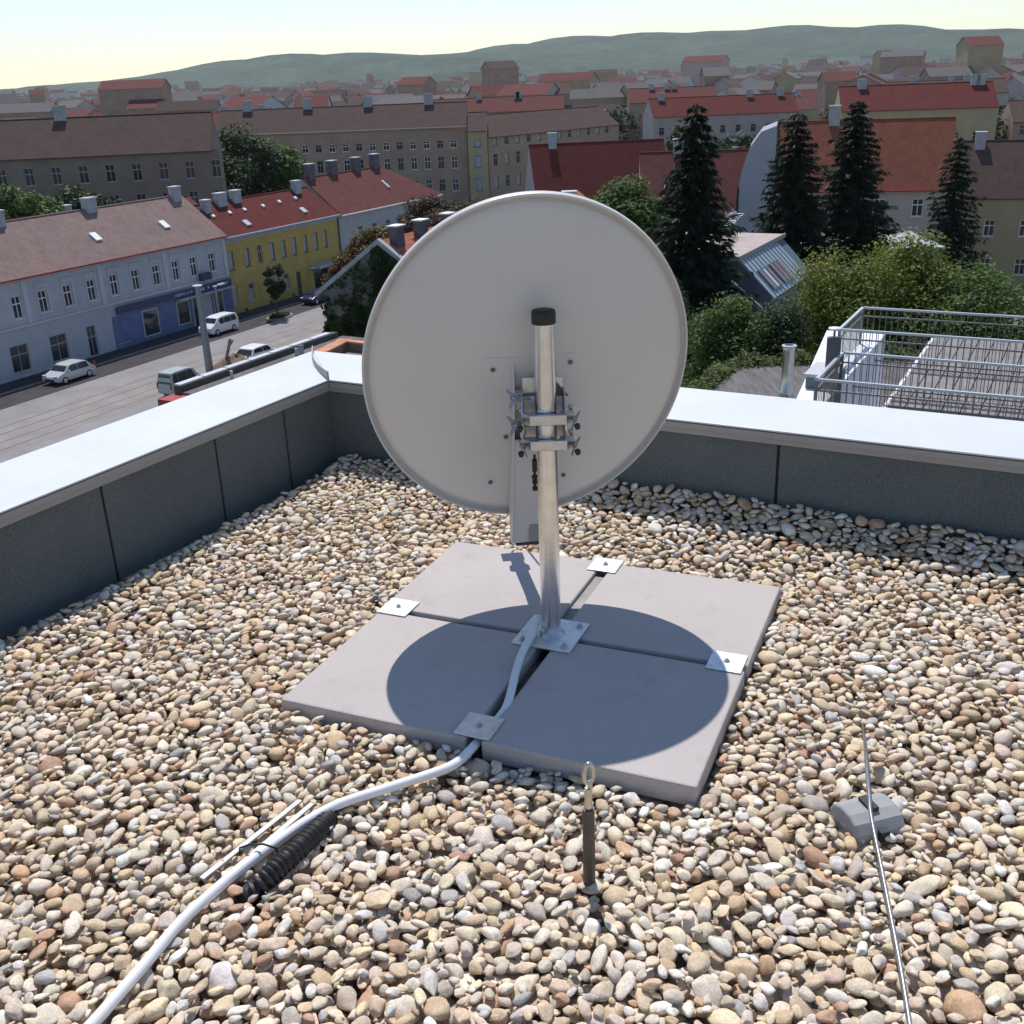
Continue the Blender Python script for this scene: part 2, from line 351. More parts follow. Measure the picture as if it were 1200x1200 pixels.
# back skin, flange, rolled lip, then the front skin
lst = prof[:26] + [(.960, .004), (.966, .0085), (.974, .010), (.986, .010)] + [(.986, -.004), (.988, -.0072), (.993, -.0085), (.998, -.0072), (1.0, -.004), (1.0, .008), (.998, .0118), (.993, .0128), (.974, .0128), (.964, .0112), (.957, .007)] + front
for r, c in lst:
    for j in range(n): V.append(tuple(ell(max(r, .001), c, 2*math.pi*j/n)))
for i in range(len(lst)-1):
    for j in range(n): F.append((i*n+j, (i+1)*n+j, (i+1)*n+(j+1) % n, i*n+(j+1) % n))
mb = MB(); mb.add(V, F, 0, True); refl = mb.build('reflector', 'dish', dish, True)
def surf(a, b):
    r2 = (a/rA)**2+(b/rB)**2; return -DEP*(1-r2/.955**2)
# pressed mounting plate lying on the back skin
def patch(a0, a1, b0, b1, off, th, na=10, nb=14, taper=0):
    mb = MB(); g = []
    for lay in (off, off-th):
        for j in range(nb+1):
            for i in range(na+1):
                b = b0+(b1-b0)*j/nb; k = 1-taper*(j/nb-.5)
                a = ((a0+a1)/2+((a1-a0)/2)*k*(2*i/na-1)); mb.v.append(tuple(D(a, b, surf(a, b)-lay if 0 else surf(a, b)+lay)))
    W = na+1; Q = (na+1)*(nb+1)
    for j in range(nb):
        for i in range(na):
            q = (j*W+i, j*W+i+1, (j+1)*W+i+1, (j+1)*W+i); mb.f.append(tuple(x+Q for x in q)); mb.f.append(q[::-1]); mb.m += [0, 0]; mb.s += [True, True]
    for lay_ in ():
        pass
    rim = [i for i in range(W)]+[j*W+na for j in range(1, nb+1)]+[nb*W+i for i in range(na-1, -1, -1)]+[j*W for j in range(nb-1, 0, -1)]
    for i in range(len(rim)):
        p, q = rim[i], rim[(i+1) % len(rim)]; mb.add([mb.v[p], mb.v[p+Q], mb.v[q+Q], mb.v[q]], [(0, 1, 2, 3)])
    return mb

plate = patch(-.118, .112, -.35, .082, -.0006, .0005, taper=-.02).build('back_plate', 'dish', dish, True)
for a, b in ((-.095, .052), (.098, .059), (-.100, -.325), (.100, -.318), (-.062, -.155)):
    c = surf(a, b)-.0035
    MB().cyl(D(a, b, c), D(a, b, c-.002), .0062, n=16).cyl(D(a, b, c-.0021), D(a, b, c-.005), .0042, .0036, n=8).build('screw', 'grey_steel', plate, True)
# channel housing (two cheeks and a web) running down past the rim
ch = MB()
for a, w_ in ((-.046, .0035), (.062, .0035)):
    poly = [(.070, surf(a, .07)-.004), (.050, -.088), (.020, -.104), (-.03, -.112), (-.12, -.112), (-.30, -.108), (-.505, -.096), (-.512, -.060), (-.44, -.03), (-.35, surf(a, -.35)-.004), (-.2, surf(a, -.2)-.004), (-.05, surf(a, -.05)-.004)]
    ch.prism([D(a-w_/2, b, c) for b, c in poly], DU*w_)
ch.prism([D(-.044, b, c) for b, c in ((-.14, -.110), (-.30, -.1055), (-.498, -.094), (-.498, -.0915), (-.30, -.103), (-.14, -.1075))], DU*.104)
ch.prism([D(-.044, b, c) for b, c in ((-.005, -.102), (-.05, -.106), (-.05, -.100), (-.010, -.096), (-.004, -.086), (-.002, -.090))], DU*.104)
housing = ch.build('bracket_housing', 'dish', dish, True, bevel=.0012)
MB().obox(D(.008, -.505, -.078), (DU, DV, DN), (.045, .004, .016)).build('end_plate', 'dark_steel', housing, True)
MB().obox(D(.018, -.455, -.0985), (DU, (DV+DN*.045).normalized(), DN), (.019, .036, .0005)).build('sticker', 'fascia', housing, True)
# feed arm and LNB on the sunny side
arm = MB(); p0 = D(.006, -.50, -.075); p1 = D(.006, -.515, .02); p2 = D(-.005, -.44, .42)
arm.obox((p0+p1)/2, (DU, (p1-p0).normalized().cross(DU), (p1-p0).normalized()), (.020, .016, (p1-p0).length/2))
arm.obox((p1+p2)/2, (DU, (p2-p1).normalized().cross(DU), (p2-p1).normalized()), (.019, .013, (p2-p1).length/2))
arm.build('feed_arm', 'dish', dish, True, bevel=.002)
ax = (D(0, .02, 0)-p2).normalized()
lnb = MB().lathe(p2-ax*.05, ax, [(.012, 0), (.024, .004), (.024, .05), (.020, .055), (.020, .075), (.030, .085), (.031, .115), (.026, .12)], 24)
lnb.build('converter', 'white_pvc', dish, True)
MB().obox(p2-ax*.01+DU*-.03-DV*.02, (DU, DV, DN), (.014, .02, .018)).build('converter_holder', 'rubber', dish, True, bevel=.003)
pts = [p2-ax*.05-DU*.01, p2-ax*.08-DV*.03+DU*.03, D(.06, -.50, .28), D(.085, -.56, .16), D(.075, -.555, .06), D(.04, -.53, -.01), D(.015, -.50, -.05)]
def smooth(pts, k=8):
    P = [Vector(p) for p in pts]; P = [2*P[0]-P[1]]+P+[2*P[-1]-P[-2]]; out = []
    for i in range(1, len(P)-2):
        for j in range(k):
            t = j/k; a, b, c, d = P[i-1:i+3]
            out.append(.5*((2*b)+(c-a)*t+(2*a-5*b+4*c-d)*t*t+(3*b-a-3*c+d)*t**3))
    out.append(P[-2]); return out
MB().tube(smooth(pts), .0035, 8).build('feed_cable', 'white_pvc', dish, True)
# tilting head between housing and mast
hd = MB()
XA = Vector((1, 0, 0)); YA = Vector((0, 1, 0))
for x in (.032, .136):
    hd.prism([(x, y, z) for y, z in ((2.545, .662), (2.500, .655), (2.478, .62), (2.474, .57), (2.484, .525), (2.51, .505), (2.56, .50), (2.60, .52), (2.60, .64))], (.004, 0, 0))
hd.box(.037, .135, 2.534, 2.538, .652, .690); hd.box(.037, .135, 2.545, 2.550, .50, .64)
head = hd.build('tilt_head', 'galv', dish, True, bevel=.001)
tri = MB().prism([(.118, 2.53, .642), (.150, 2.53, .642), (.118, 2.53, .68)], (0, .003, 0)).build('index_plate', 'dark_steel', dish, True)
def wing(c, ax, up, mat_='galv', s=1., nutr=.007):
    """a wing nut: hub plus two flat rounded ears, at c, screwed along ax"""
    ax = Vector(ax).normalized(); up = Vector(up); up = (up-ax*up.dot(ax)).normalized(); sd_ = ax.cross(up); c = Vector(c)
    mb = MB().cyl(c-ax*.006*s, c+ax*.006*s, nutr*s, nutr*.8*s, n=14)
    for q in (1, -1):
        pl = [(.004, -.003), (.010, -.005), (.018, .004), (.0245, .009), (.0265, .015), (.0225, .0175), (.014, .0125), (.004, .006)]
        mb.prism([c+up*(q*a*s)+ax*(b*s)-sd_*(.0014*s) for a, b in pl], sd_*(.0028*s))
    return mb
for z0 in (.606, .542):
    # C-profile saddle in front of the tube
    cl = MB()
    top = [(-.064, .0), (-.060, -.020), (-.042, -.037), (.042, -.037), (.060, -.020), (.064, .0), (.05, .004), (.0295, .004), (.0285, -.012), (.020, -.0255), (-.020, -.0255), (-.0285, -.012), (-.0295, .004), (-.05, .004)]
    cl.prism([(OC.x+x+.004, OC.y-.006+y, z0+.0085) for x, y in top], (0, 0, .0025))
    cl.prism([(OC.x+x+.004, OC.y-.006+y, z0-.0125) for x, y in top], (0, 0, .0025))
    fr_ = [(-.062, -.014), (-.043, -.0355), (.043, -.0355), (.062, -.014), (.064, -.016), (.044, -.038), (-.044, -.038), (-.064, -.016)]
    cl.prism([(OC.x+x+.004, OC.y-.006+y, z0-.0135) for x, y in fr_], (0, 0, .025))
    c_ = cl.build('mast_clamp', 'galv', dish, True, bevel=.0018)
    for sx in (-1, 1):
        x = OC.x+.004+sx*.060
        MB().cyl((x, 2.56, z0), (x, 2.437, z0-.002), .0036, n=10).build('stud', 'grey_steel', c_, True)
        MB().cyl((x+.008*sx, 2.440, z0-.013), (x+.008*sx, 2.430, z0-.014), .0075, .0065, n=16).build('stud_cap', 'rubber', c_, True)
        if sx > 0 or z0 < .56: wing((x+.004*sx, 2.452, z0), (0, -1, 0), (.45*sx, 0, 1)).build('wing_nut', 'nut', c_, True)
        MB().cyl((x, 2.560, z0), (x, 2.535, z0), .0085, n=6).build('hex_nut', 'galv', c_, True)
    MB().prism([(OC.x+.062, 2.50, z0-.010), (OC.x+.062, 2.545, z0-.010), (OC.x+.062, 2.545, z0-.003), (OC.x+.062, 2.50, z0-.003)], (.006, 0, 0)).build('side_lug', 'galv', c_, True)
for z in (.650, .582):
    st = MB().cyl((.006, 2.50, z), (.055, 2.50, z-.003), .0034, n=10).build('side_stud', 'grey_steel', head, True)
    wing((.014, 2.50, z), (-1, -.2, -.05), (.15, .5, 1), s=.92).build('wing_nut', 'nut', st, True)
    MB().cyl((.024, 2.50, z), (.033, 2.50, z), .010, n=6).build('hex_nut', 'grey_steel', st, True)
sp = MB().cyl((.061, 2.512, .50), (.0595, 2.512, .408), .0035, n=10)
sp.box(.0545, .066, 2.504, 2.52, .458, .486)
for z, r in ((.445, .0075), (.432, .0065), (.415, .0068)): sp.cyl((.060, 2.512, z), (.060, 2.512, z-.009), r, n=10)
sp.build('elevation_spindle', 'rubber', dish, True)

# --- white conduit from mast foot out over the gravel
pts = [(.055, 2.530, .030), (.049, 2.500, .028), (.034, 2.452, .020), (.012, 2.385, .013), (-.004, 2.31, .010), (-.014, 2.245, .007), (-.030, 2.17, -.006), (-.052, 2.13, -.016), (-.076, 2.085, -.020),
       (-.098, 2.045, -.018), (-.118, 2.0, -.014), (-.150, 1.952, -.012), (-.205, 1.916, -.010), (-.293, 1.873, -.010), (-.378, 1.832, -.011), (-.436, 1.782, -.011), (-.478, 1.733, -.012), (-.512, 1.688, -.012),
       (-.565, 1.61, -.012), (-.62, 1.51, -.012), (-.66, 1.40, -.012), (-.72, 1.25, -.012), (-.80, 1.10, -.012)]
tag(MB().tube(smooth(pts, 6), .0105, 16).build('cable_conduit', 'white_pvc'), 'white plastic conduit curving from the mast foot over the gravel', 'cable conduit')

# --- parapet walls
dl = Vector((.4836, .8753, 0)); dr = Vector((.8753, -.4836, 0))
K = Vector((-.688, 4.034, 0)); CZ = .315
BASE = -.16
def pw(i, o, z):  # i along the wall towards us/right, o outwards
    return i, o, z
def wall_run(nm, lab, along, outw, length, joints):
    # along: unit vector leaving the corner; outw: outward normal; K is the inner cap edge
    root = thing(nm, lab, 'parapet wall', K)
    P = lambda s, o, z: K + along*s + outw*o + Z*z
    def strip(s0, s1, o0, o1, z0, z1, mit=True):
        # mitred at the corner: s start follows the offset
        a = s0 - (o0 if mit else 0); b = s0 - (o1 if mit else 0)
        v = [P(a, o0, z0), P(s1, o0, z0), P(s1, o1, z0), P(b, o1, z0), P(a, o0, z1), P(s1, o0, z1), P(s1, o1, z1), P(b, o1, z1)]
        return v, [(3, 2, 1, 0), (4, 5, 6, 7), (0, 1, 5, 4), (1, 2, 6, 5), (2, 3, 7, 6), (3, 0, 4, 7)]
    def fix(mb):   # consistent outward winding
        return mb
    mb = MB(); 
    a0, a1 = 0, .333
    vs = [P(-a0, a0, CZ), P(length, a0, CZ), P(length, a1, CZ+.012), P(-a1, a1, CZ+.012), P(-a0, a0, CZ-.006), P(length, a0, CZ-.006), P(length, a1, CZ-.010), P(-a1, a1, CZ-.010)]
    mb.add(vs, [(0, 1, 2, 3), (7, 6, 5, 4), (0, 4, 5, 1), (1, 5, 6, 2), (2, 6, 7, 3), (3, 7, 4, 0)])
    cap = mb.build('coping', 'cap', root, True, bevel=.002)
    mb = MB(); v, f = strip(0, length, .003, .330, CZ-.030, CZ-.0101); mb.add(v, f); v, f = strip(0, length, .012, .320, CZ-.050, CZ-.0302); mb.add(v, f); mb.build('fascia', 'fascia', cap, True, bevel=.0015)
    mb = MB(); v, f = strip(0, length, .040, .30, -22, CZ-.0503); mb.add(v, f); mb.build('wall_core', 'joint', root, True)
    edges = [-.034]+joints+[length]
    for k in range(len(edges)-1):
        mb = MB(); s0, s1 = edges[k]+(.005 if k else 0), edges[k+1]-.005
        tw = RNG.uniform(-.0025, .0025)
        vs = [P(s0, .034+tw, BASE), P(s1, .034-tw, BASE), P(s1, .0398, BASE), P(s0, .0398, BASE), P(s0, .034, CZ-.0504), P(s1, .034, CZ-.0504), P(s1, .0398, CZ-.0504), P(s0, .0398, CZ-.0504)]
        mb.add(vs, [(0, 1, 5, 4), (1, 2, 6, 5), (2, 3, 7, 6), (3, 0, 4, 7), (4, 5, 6, 7), (3, 2, 1, 0)]); mb.build('wall_panel', 'panel', root, True)
    return root, P
def along_s(px, py, o, along, outw):   # where the pixel's ray meets the wall face
    r = ray(px, py); P0 = K+outw*o; t = (P0-CAM).dot(outw)/r.dot(outw); return (CAM+r*t-K).dot(along)
lj = [along_s(336, 515, .034, -dl, -dr), along_s(257, 553, .034, -dl, -dr)]
lj += [lj[-1]+.5*(i+1) for i in range(14)]
rj = [along_s(470, 520, .034, dr, dl)]; rj = [rj[0]] ; t_ = along_s(911, 550, .034, dr, dl); rj.append((rj[0]+t_)/2); rj.append(t_); rj += [t_+.85*(i+1) for i in range(7)]
wl, PL = wall_run('parapet_wall', 'roof edge wall on the left, street side, with dark panels under white metal coping', -dl, -dr, 9.0, lj)
wr, PR = wall_run('parapet_wall', 'roof edge wall behind the dish and on the right, garden side, under white metal coping', dr, dl, 9.0, rj)
# standing seam over the mitred corner
mb = MB(); N = 16; cs = []
for i in range(N+1):
    t = i/N; q = K + (dl-dr)*(.333*t) ; q = q + (dr+dl).normalized()*(-.022*math.sin(math.pi*t)); q.z = CZ+.001+.012*t; h = .020+.012*(1-t)**3
    cs.append((q, h))
for i in range(N+1):
    q, h = cs[i]; s = (dl+dr).normalized()*.004
    mb.v += [tuple(q-s), tuple(q+s), tuple(q+s*.7+Z*h), tuple(q-s*.7+Z*h)]
for i in range(N):
    for j in range(4): mb.f.append((4*i+j, 4*i+(j+1) % 4, 4*i+4+(j+1) % 4, 4*i+4+j)); mb.m.append(0); mb.s.append(False)
mb.f += [(0, 3, 2, 1), (4*N, 4*N+1, 4*N+2, 4*N+3)]; mb.m += [0, 0]; mb.s += [False, False]
mb.build('coping_seam', 'fascia', wr, True)

mb = MB(); a = K-dr*.0; 
mb.add([K+Z*-.15+(dl*.04-dr*.04), K+dr*9+dl*.04+Z*-.15, K+dr*9-dl*9+Z*-.15, K-dl*9-dr*.04+Z*-.15], [(0, 3, 2, 1)])
tag(mb.build('roof_deck', 'deckdark'), kind='structure')
mb = MB(); mb.add([K+Z*-.062+(dl*.03-dr*.03), K+dr*9+dl*.03+Z*-.062, K+dr*9-dl*9+Z*-.062, K-dl*9-dr*.03+Z*-.062], [(0, 3, 2, 1)])
tag(mb.build('roof_gravel_bed', M['bed']), kind='structure')

# --- lightning wire holder, hook rod, cable tray
hk = thing('steel_hook_rod', 'upright steel rod with a silver hook eye on a dark sleeve in the gravel', 'hook rod', (.119, 1.60, -.05))
bx, by = .118, 1.60
top = onz(692, 930, 0)
def hp(dx, z, dy=0): return Vector((bx+dx, by+dy, z))
# scale so that the eye shows at the photo's height
zt = (CAM + ray(692, 893)*((by-CAM.y)/ray(692, 893).y)).z; zm = (CAM + ray(692, 947)*((by-CAM.y)/ray(692, 947).y)).z; zn = (CAM + ray(692, 921)*((by-CAM.y)/ray(692, 921).y)).z
MB().cyl(hp(0, -.06), hp(0, zm), .0118, .0112, 18).build('sleeve', 'grey_steel' if 0 else 'dark_steel', hk, True, bevel=.001)
MB().cyl(hp(0, zm), hp(0, zn-.004), .0075, .0065, 16).build('rod', 'stainless', hk, True)
eye = MB(); pts = []
hgt = zt-zn
for i in range(15):
    t = i/14*math.pi*1.85-math.pi*.45
    pts.append(hp((.0085*math.cos(t)+.001), zn+hgt*.52+hgt*.40*math.sin(t), .004*math.cos(t)))
pts = [hp(.0, zn-.012)]+[hp(.004, zn-.002)]+pts
eye.tube(smooth(pts, 3), .0046, 10).build('hook_eye', 'stainless', hk, True)

ht = thing('wire_holder', 'rounded grey block with a slot, half sunk in the gravel at the near right', 'wire holder', (.685, 1.745, -.030), R(16))
mb = MB(); 
pr = [(-.040, 0), (.040, 0), (.037, .030), (.028, .046), (.012, .054), (-.012, .054), (-.028, .046), (-.037, .030)]
mb.prism([(-.055, y*1.35, z*1.15-.03) for y, z in pr], (.11, 0, 0)); mb.build('block', 'block', ht, bevel=.006, seg=3)
MB().box(-.010, .010, -.062, -.050, -.01, .012).build('slot', 'rubber', ht); MB().box(-.010, .010, -.022, .022, .0305, .040).build('clip', 'rubber', ht, bevel=.002)
MB().tube(smooth([(.60, 1.20, -.005), (.652, 1.45, .012), (.668, 1.66, .018), (.73, 1.95, .012), (.79, 2.2, -.002), (.81, 2.30, -.03)], 6), .004, 10)
wire = MB().tube(smooth([(.50, .90, -.002), (.585, 1.25, .004), (.635, 1.50, .012), (.668, 1.68, .022), (.682, 1.735, .024), (.70, 1.80, .020), (.745, 1.95, -.002), (.79, 2.1, -.05)], 6), .004, 10).build('lightning_wire', 'stainless')
tag(wire, 'thin bare metal lightning wire running over the grey block to the bottom edge', 'lightning wire')

def gx(px, py, z=-.02): return onz(px, py, z)
hose = []
path = smooth([gx(392, 953, -.045), gx(380, 965, -.022), gx(352, 992, -.012), gx(318, 1024, -.012), gx(300, 1042, -.026), gx(288, 1054, -.055)], 60)
acc = 0; pts = [path[0]]; rad = [.017]
for p, q in zip(path[:-1], path[1:]):
    acc += (q-p).length
    if (q-pts[-1]).length > .0021: pts.append(q); rad.append(.0175+.0045*(1 if math.sin(acc/.0115*2*math.pi) > 0 else -1))
tag(MB().tube(pts, rad, 20).build('corrugated_hose', 'rubber'), 'black ribbed hose half buried in the gravel under the white conduit', 'hose')
fb = None
for (p, q, lab) in (((352, 938), (236, 1030), 'bare flat metal strip lying in the gravel, the one farther from the white conduit'), ((366, 942), (262, 1030), 'bare flat metal strip lying in the gravel right beside the white conduit')):
    a = gx(*p, -.012); b = gx(*q, -.012); d_ = (b-a).normalized(); n_ = d_.cross(Z)
    o = MB().obox((a+b)/2, (d_, n_, Z), ((b-a).length/2, .006, .0022)).build('metal_strip', 'dullalu', bevel=.0008); tag(o, lab, 'metal strip', 'flat strips beside the conduit')
o = MB().tube([gx(292, 996, -.004)+Vector(p) for p in ((-.02, .0, -.012), (-.018, .002, .004), (.0, .0, .012), (.03, -.004, .016), (.055, -.008, .008), (.058, -.01, -.012))], .0022, 8).build('wire_tie', 'rubber')
tag(o, 'thin black tie bent over the metal strips by the conduit', 'wire tie')

# --- the gravel: pebbles dropped one by one on a height grid
def icos(sub):
    import bmesh
    bm = bmesh.new(); bmesh.ops.create_icosphere(bm, subdivisions=sub, radius=1); V = np.array([v.co[:] for v in bm.verts]); F = np.array([[v.index for v in f.verts] for f in bm.faces]); bm.free(); return V, F
def gravel():
    cell = .005; X0, Y0, X1, Y1 = -1.9, .75, 3.3, 4.2
    nx, ny = int((X1-X0)/cell), int((Y1-Y0)/cell)
    xs = X0+(np.arange(nx)+.5)*cell; ys = Y0+(np.arange(ny)+.5)*cell
    GX, GY = np.meshgrid(xs, ys, indexing='ij')
    # where pebbles may land: in (a margin round) the view, inside the walls, not on the slabs
    dx, dy, dz = GX, GY, -.03-CAMZ
    zc = dy*_f.y+dz*_f.z
    px = 600+FPX*(dx*CR.x+dy*CR.y+dz*CR.z)/zc; py = 600-FPX*(dx*CU.x+dy*CU.y+dz*CU.z)/zc
    ok = (px > -130) & (px < 1330) & (py < 1290) & (zc > 0)
    dL = (GX-K.x)*dr.x+(GY-K.y)*dr.y; dR = -((GX-K.x)*dl.x+(GY-K.y)*dl.y)
    ok &= (dL > .028+.026) & (dR > .028+.026-.06)
    ok &= (dL > .045) & (dR > -.005)
    A = (GX-OC.x)*e1.x+(GY-OC.y)*e1.y; B = (GX-OC.x)*e2.x+(GY-OC.y)*e2.y
    under = (np.abs(A) < .515) & (B < .492) & (B > -.511)
    base = -.135+.01*np.sin(GX*23)*np.cos(GY*19)
    grid = base.copy(); grid[under] = .0
    blocked = dL < .0; 
    grid[(dL < -.034) | (dR < -.034)] = .5
    front = (B < -.5) & (B > -1.3)
    sR = (GX-K.x)*dr.x+(GY-K.y)*dr.y; pr2 = np.interp(sR, [-.1, .1, .3, 1.1, 1.8, 3], [.014, .03, .05, .11, .125, .125])
    target = -.033+.010*np.sin(GX*3.1+1)*np.sin(GY*2.7)+.028*np.exp(-np.clip(dL+.03, 0, 9)/.12)+pr2*np.exp(-np.clip(dR+.03, 0, 9)/.16)
    target += .004*np.sin(GX*11)*np.cos(GY*13)
    target += .008*np.exp(-((B+.54)/.08)**2)*(A < .1)*(A > -.7)
    # raise the floor so that only about two layers are needed
    grid = np.where(under | (grid > .3), grid, target-.052+.008*np.sin(GX*23)*np.cos(GY*19))
    tot = ok & ~under
    K_ = []
    r0 = np.random.default_rng(11)
    def kern(a, b, c, eul):
        Rm = np.array(Matrix.Rotation(eul[2], 3, 'Z') @ Matrix.Rotation(eul[1], 3, 'Y') @ Matrix.Rotation(eul[0], 3, 'X'))
        Am = Rm @ np.diag([1/a**2, 1/b**2, 1/c**2]) @ Rm.T
        h = int(max(a, b, c)/cell)+1; g = (np.arange(-h, h+1))*cell; x, y = np.meshgrid(g, g, indexing='ij')
        bb = 2*(Am[0, 2]*x+Am[1, 2]*y); cc = Am[0, 0]*x*x+2*Am[0, 1]*x*y+Am[1, 1]*y*y-1; disc = bb*bb-4*Am[2, 2]*cc
        inside = disc > 0; sq = np.sqrt(np.maximum(disc, 0)); up = (-bb+sq)/(2*Am[2, 2]); lo_ = (-bb-sq)/(2*Am[2, 2])
        return h, np.where(inside, up, -9.), np.where(inside, lo_, 9.), Rm
    kinds = []
    for i in range(260):
        L_ = float(np.clip(r0.lognormal(math.log(.0150), .27), .0085, .027)) if i % 7 else r0.uniform(.005, .008); a = L_*r0.uniform(.98, 1.38); b = a*r0.uniform(.52, .86); c = b*r0.uniform(.45, .78)
        kinds.append((a, b, c)+kern(a, b, c, (r0.normal(0, .28), r0.normal(0, .28), r0.uniform(0, 6.283))))
    idx = np.argwhere(tot); out = []
    area = len(idx)*cell*cell
    N = int(area/.00040*2.5); NC = 5
    pick = r0.integers(0, len(idx), (N*2, NC)); kk = r0.integers(0, len(kinds), N*2)
    for s in range(N):
        a, b, c, h, up, lo_, Rm = kinds[kk[s]]; best = None
        for q in range(NC):
            i, j = idx[pick[s, q]]
            if i < h or j < h or i+h >= nx or j+h >= ny: continue
            sub = grid[i-h:i+h+1, j-h:j+h+1]; z = (sub-lo_).max()
            sc = z+c-target[i, j]
            if best is None or sc < best[0]: best = (sc, z, i, j)
        if best is None or best[0] > .013: continue
        sc, z, i, j = best; sub = grid[i-h:i+h+1, j-h:j+h+1]; np.maximum(sub, z+up, out=sub)
        out.append((xs[i], ys[j], z, a, b, c, kk[s], sc))
    print('pebbles', len(out), 'of', N, 'area %.2f' % area, 't %.1f' % (time.time()-T0))
    # shapes
    temps = {}
    for sub in (1, 2, 3):
        V, F = icos(sub); tl = []
        rr = np.random.default_rng(5)
        for k in range(18):
            d = V.copy(); m = np.zeros(len(V))
            for q in range(4):
                w_ = rr.normal(0, 1, 3); m += .07*np.sin(d@(w_*1.5)+rr.uniform(0, 6))
            P = d*(1+m)[:, None]
            for q in range(rr.integers(3, 9)):       # worn flats
                nrm = rr.normal(0, 1, 3); nrm /= np.linalg.norm(nrm); lim = rr.uniform(.60, .9); e = P@nrm; over = e > lim
                P[over] -= np.outer((e[over]-lim)*.86, nrm)
            for q in range(3 if sub > 1 else 0):
                w_ = rr.normal(0, 1, 3); P *= (1+.022*np.sin(d@(w_*4.5)+rr.uniform(0, 6)))[:, None]
            P[:, 0] *= 1+.16*rr.uniform(-1, 1)*P[:, 1]
            tl.append(P*1.03)
        temps[sub] = (tl, F)
    pal = np.array([(.76, .645, .49), (.66, .52, .375), (.79, .70, .585), (.87, .82, .745), (.56, .49, .43), (.60, .395, .255), (.68, .545, .43), (.72, .62, .52), (.63, .475, .31), (.48, .45, .43), (.52, .325, .225), (.76, .61, .42), (.70, .655, .62)])
    pr_ = np.array([19, 15, 16, 7, 5, 6, 13, 14, 8, 2.5, 2.5, 12, 6.]); pr_ /= pr_.sum()
    VV, FF, CC = [], [], []; off = 0; rr = np.random.default_rng(3)
    O = np.array(out)
    for row in out:
        x, y, z, a, b, c, k, sc = row
        dist = math.hypot(x, y)
        deep = sc < -.018
        sub = 1 if deep else (3 if dist < 1.75 else 2)
        tl, F = temps[sub]; P = tl[rr.integers(0, 18)]; Rm = kinds[int(k)][6]
        fl = rr.choice([-1, 1], 2); Q = (P*np.array([a*fl[0], b*fl[1], c*fl[0]*fl[1]]))@Rm.T+np.array([x, y, z])
        col = pal[rr.choice(len(pal), p=pr_)]*rr.uniform(.82, 1.12)*(1+rr.normal(0, .011, 3))
        VV.append(Q); FF.append(F+off); CC.append(np.tile(np.r_[np.clip(col, 0, .9), 1], (len(Q), 1))); off += len(Q)
    V = np.concatenate(VV); F = np.concatenate(FF); C = np.concatenate(CC)
    o = np_mesh('gravel', V, F, 'pebble', None, True, C); o['kind'] = 'stuff'; o['label'] = 'rounded cream and tan river pebbles covering the flat roof'
    print('gravel verts', len(V), 't %.1f' % (time.time()-T0))
gravel()

#@@TOWN
# ================================================================== THE TOWN
G = -20.0
tdx, tdy = .46, .888; _l = math.hypot(tdx, tdy); TD = Vector((tdx/_l, tdy/_l, 0)); TN = Vector((TD.y, -TD.x, 0))   # along the street / towards it from the houses
TA = math.atan2(TD.y, TD.x); TO = Vector((-27.6, 109.6, G))
def S(s, t, z=0): return TO + TD*s + TN*t + Z*z      # z above the street
def slabst(name, matn, s0, s1, t0, t1, z, kind='structure', th=None):
    mb = MB()
    if th: mb.add([S(s0, t0, z-th), S(s1, t0, z-th), S(s1, t1, z-th), S(s0, t1, z-th), S(s0, t0, z), S(s1, t0, z), S(s1, t1, z), S(s0, t1, z)], [(0, 1, 2, 3), (7, 6, 5, 4), (0, 4, 5, 1), (1, 5, 6, 2), (2, 6, 7, 3), (3, 7, 4, 0)])
    else: mb.add([S(s0, t0, z), S(s1, t0, z), S(s1, t1, z), S(s0, t1, z)], [(3, 2, 1, 0)])
    o = mb.build(name, matn); o['kind'] = kind; return o
gmb = MB().add([(-3000, -300, G-.05), (3000, -300, G-.05), (3000, 6000, G-.05), (-3000, 6000, G-.05)], [(0, 1, 2, 3)])
tag(gmb.build('ground', 'town'), kind='structure')
slabst('road', 'street', -70, 75, 6.0, 24.5, 0)
slabst('parking_lane', 'asphalt', -70, 75, 2.6, 5.99, .004)  # dark asphalt also stands in for the houses' cast shadow
slabst('road', 'track', -70, 75, 9.2, 15.2, .004)
slabst('pavement', 'asphalt', -70, 75, .0, 2.4, .13, th=.2)
slabst('pavement', 'asphalt', -70, 75, 24.7, 28.5, .13, th=.2)
slabst('kerb', 'kerb', -70, 75, 2.4, 2.6, .125, th=.2)
slabst('kerb', 'kerb', -70, 75, 24.5, 24.7, .125, th=.2)
mb = MB()
for t in (9.9, 11.35, 12.9, 14.35):
    mb.add([S(-70, t-.06, .008), S(75, t-.06, .008), S(75, t+.06, .008), S(-70, t+.06, .008)], [(3, 2, 1, 0)])
tag(mb.build('tram_rails', 'rail'), kind='structure')

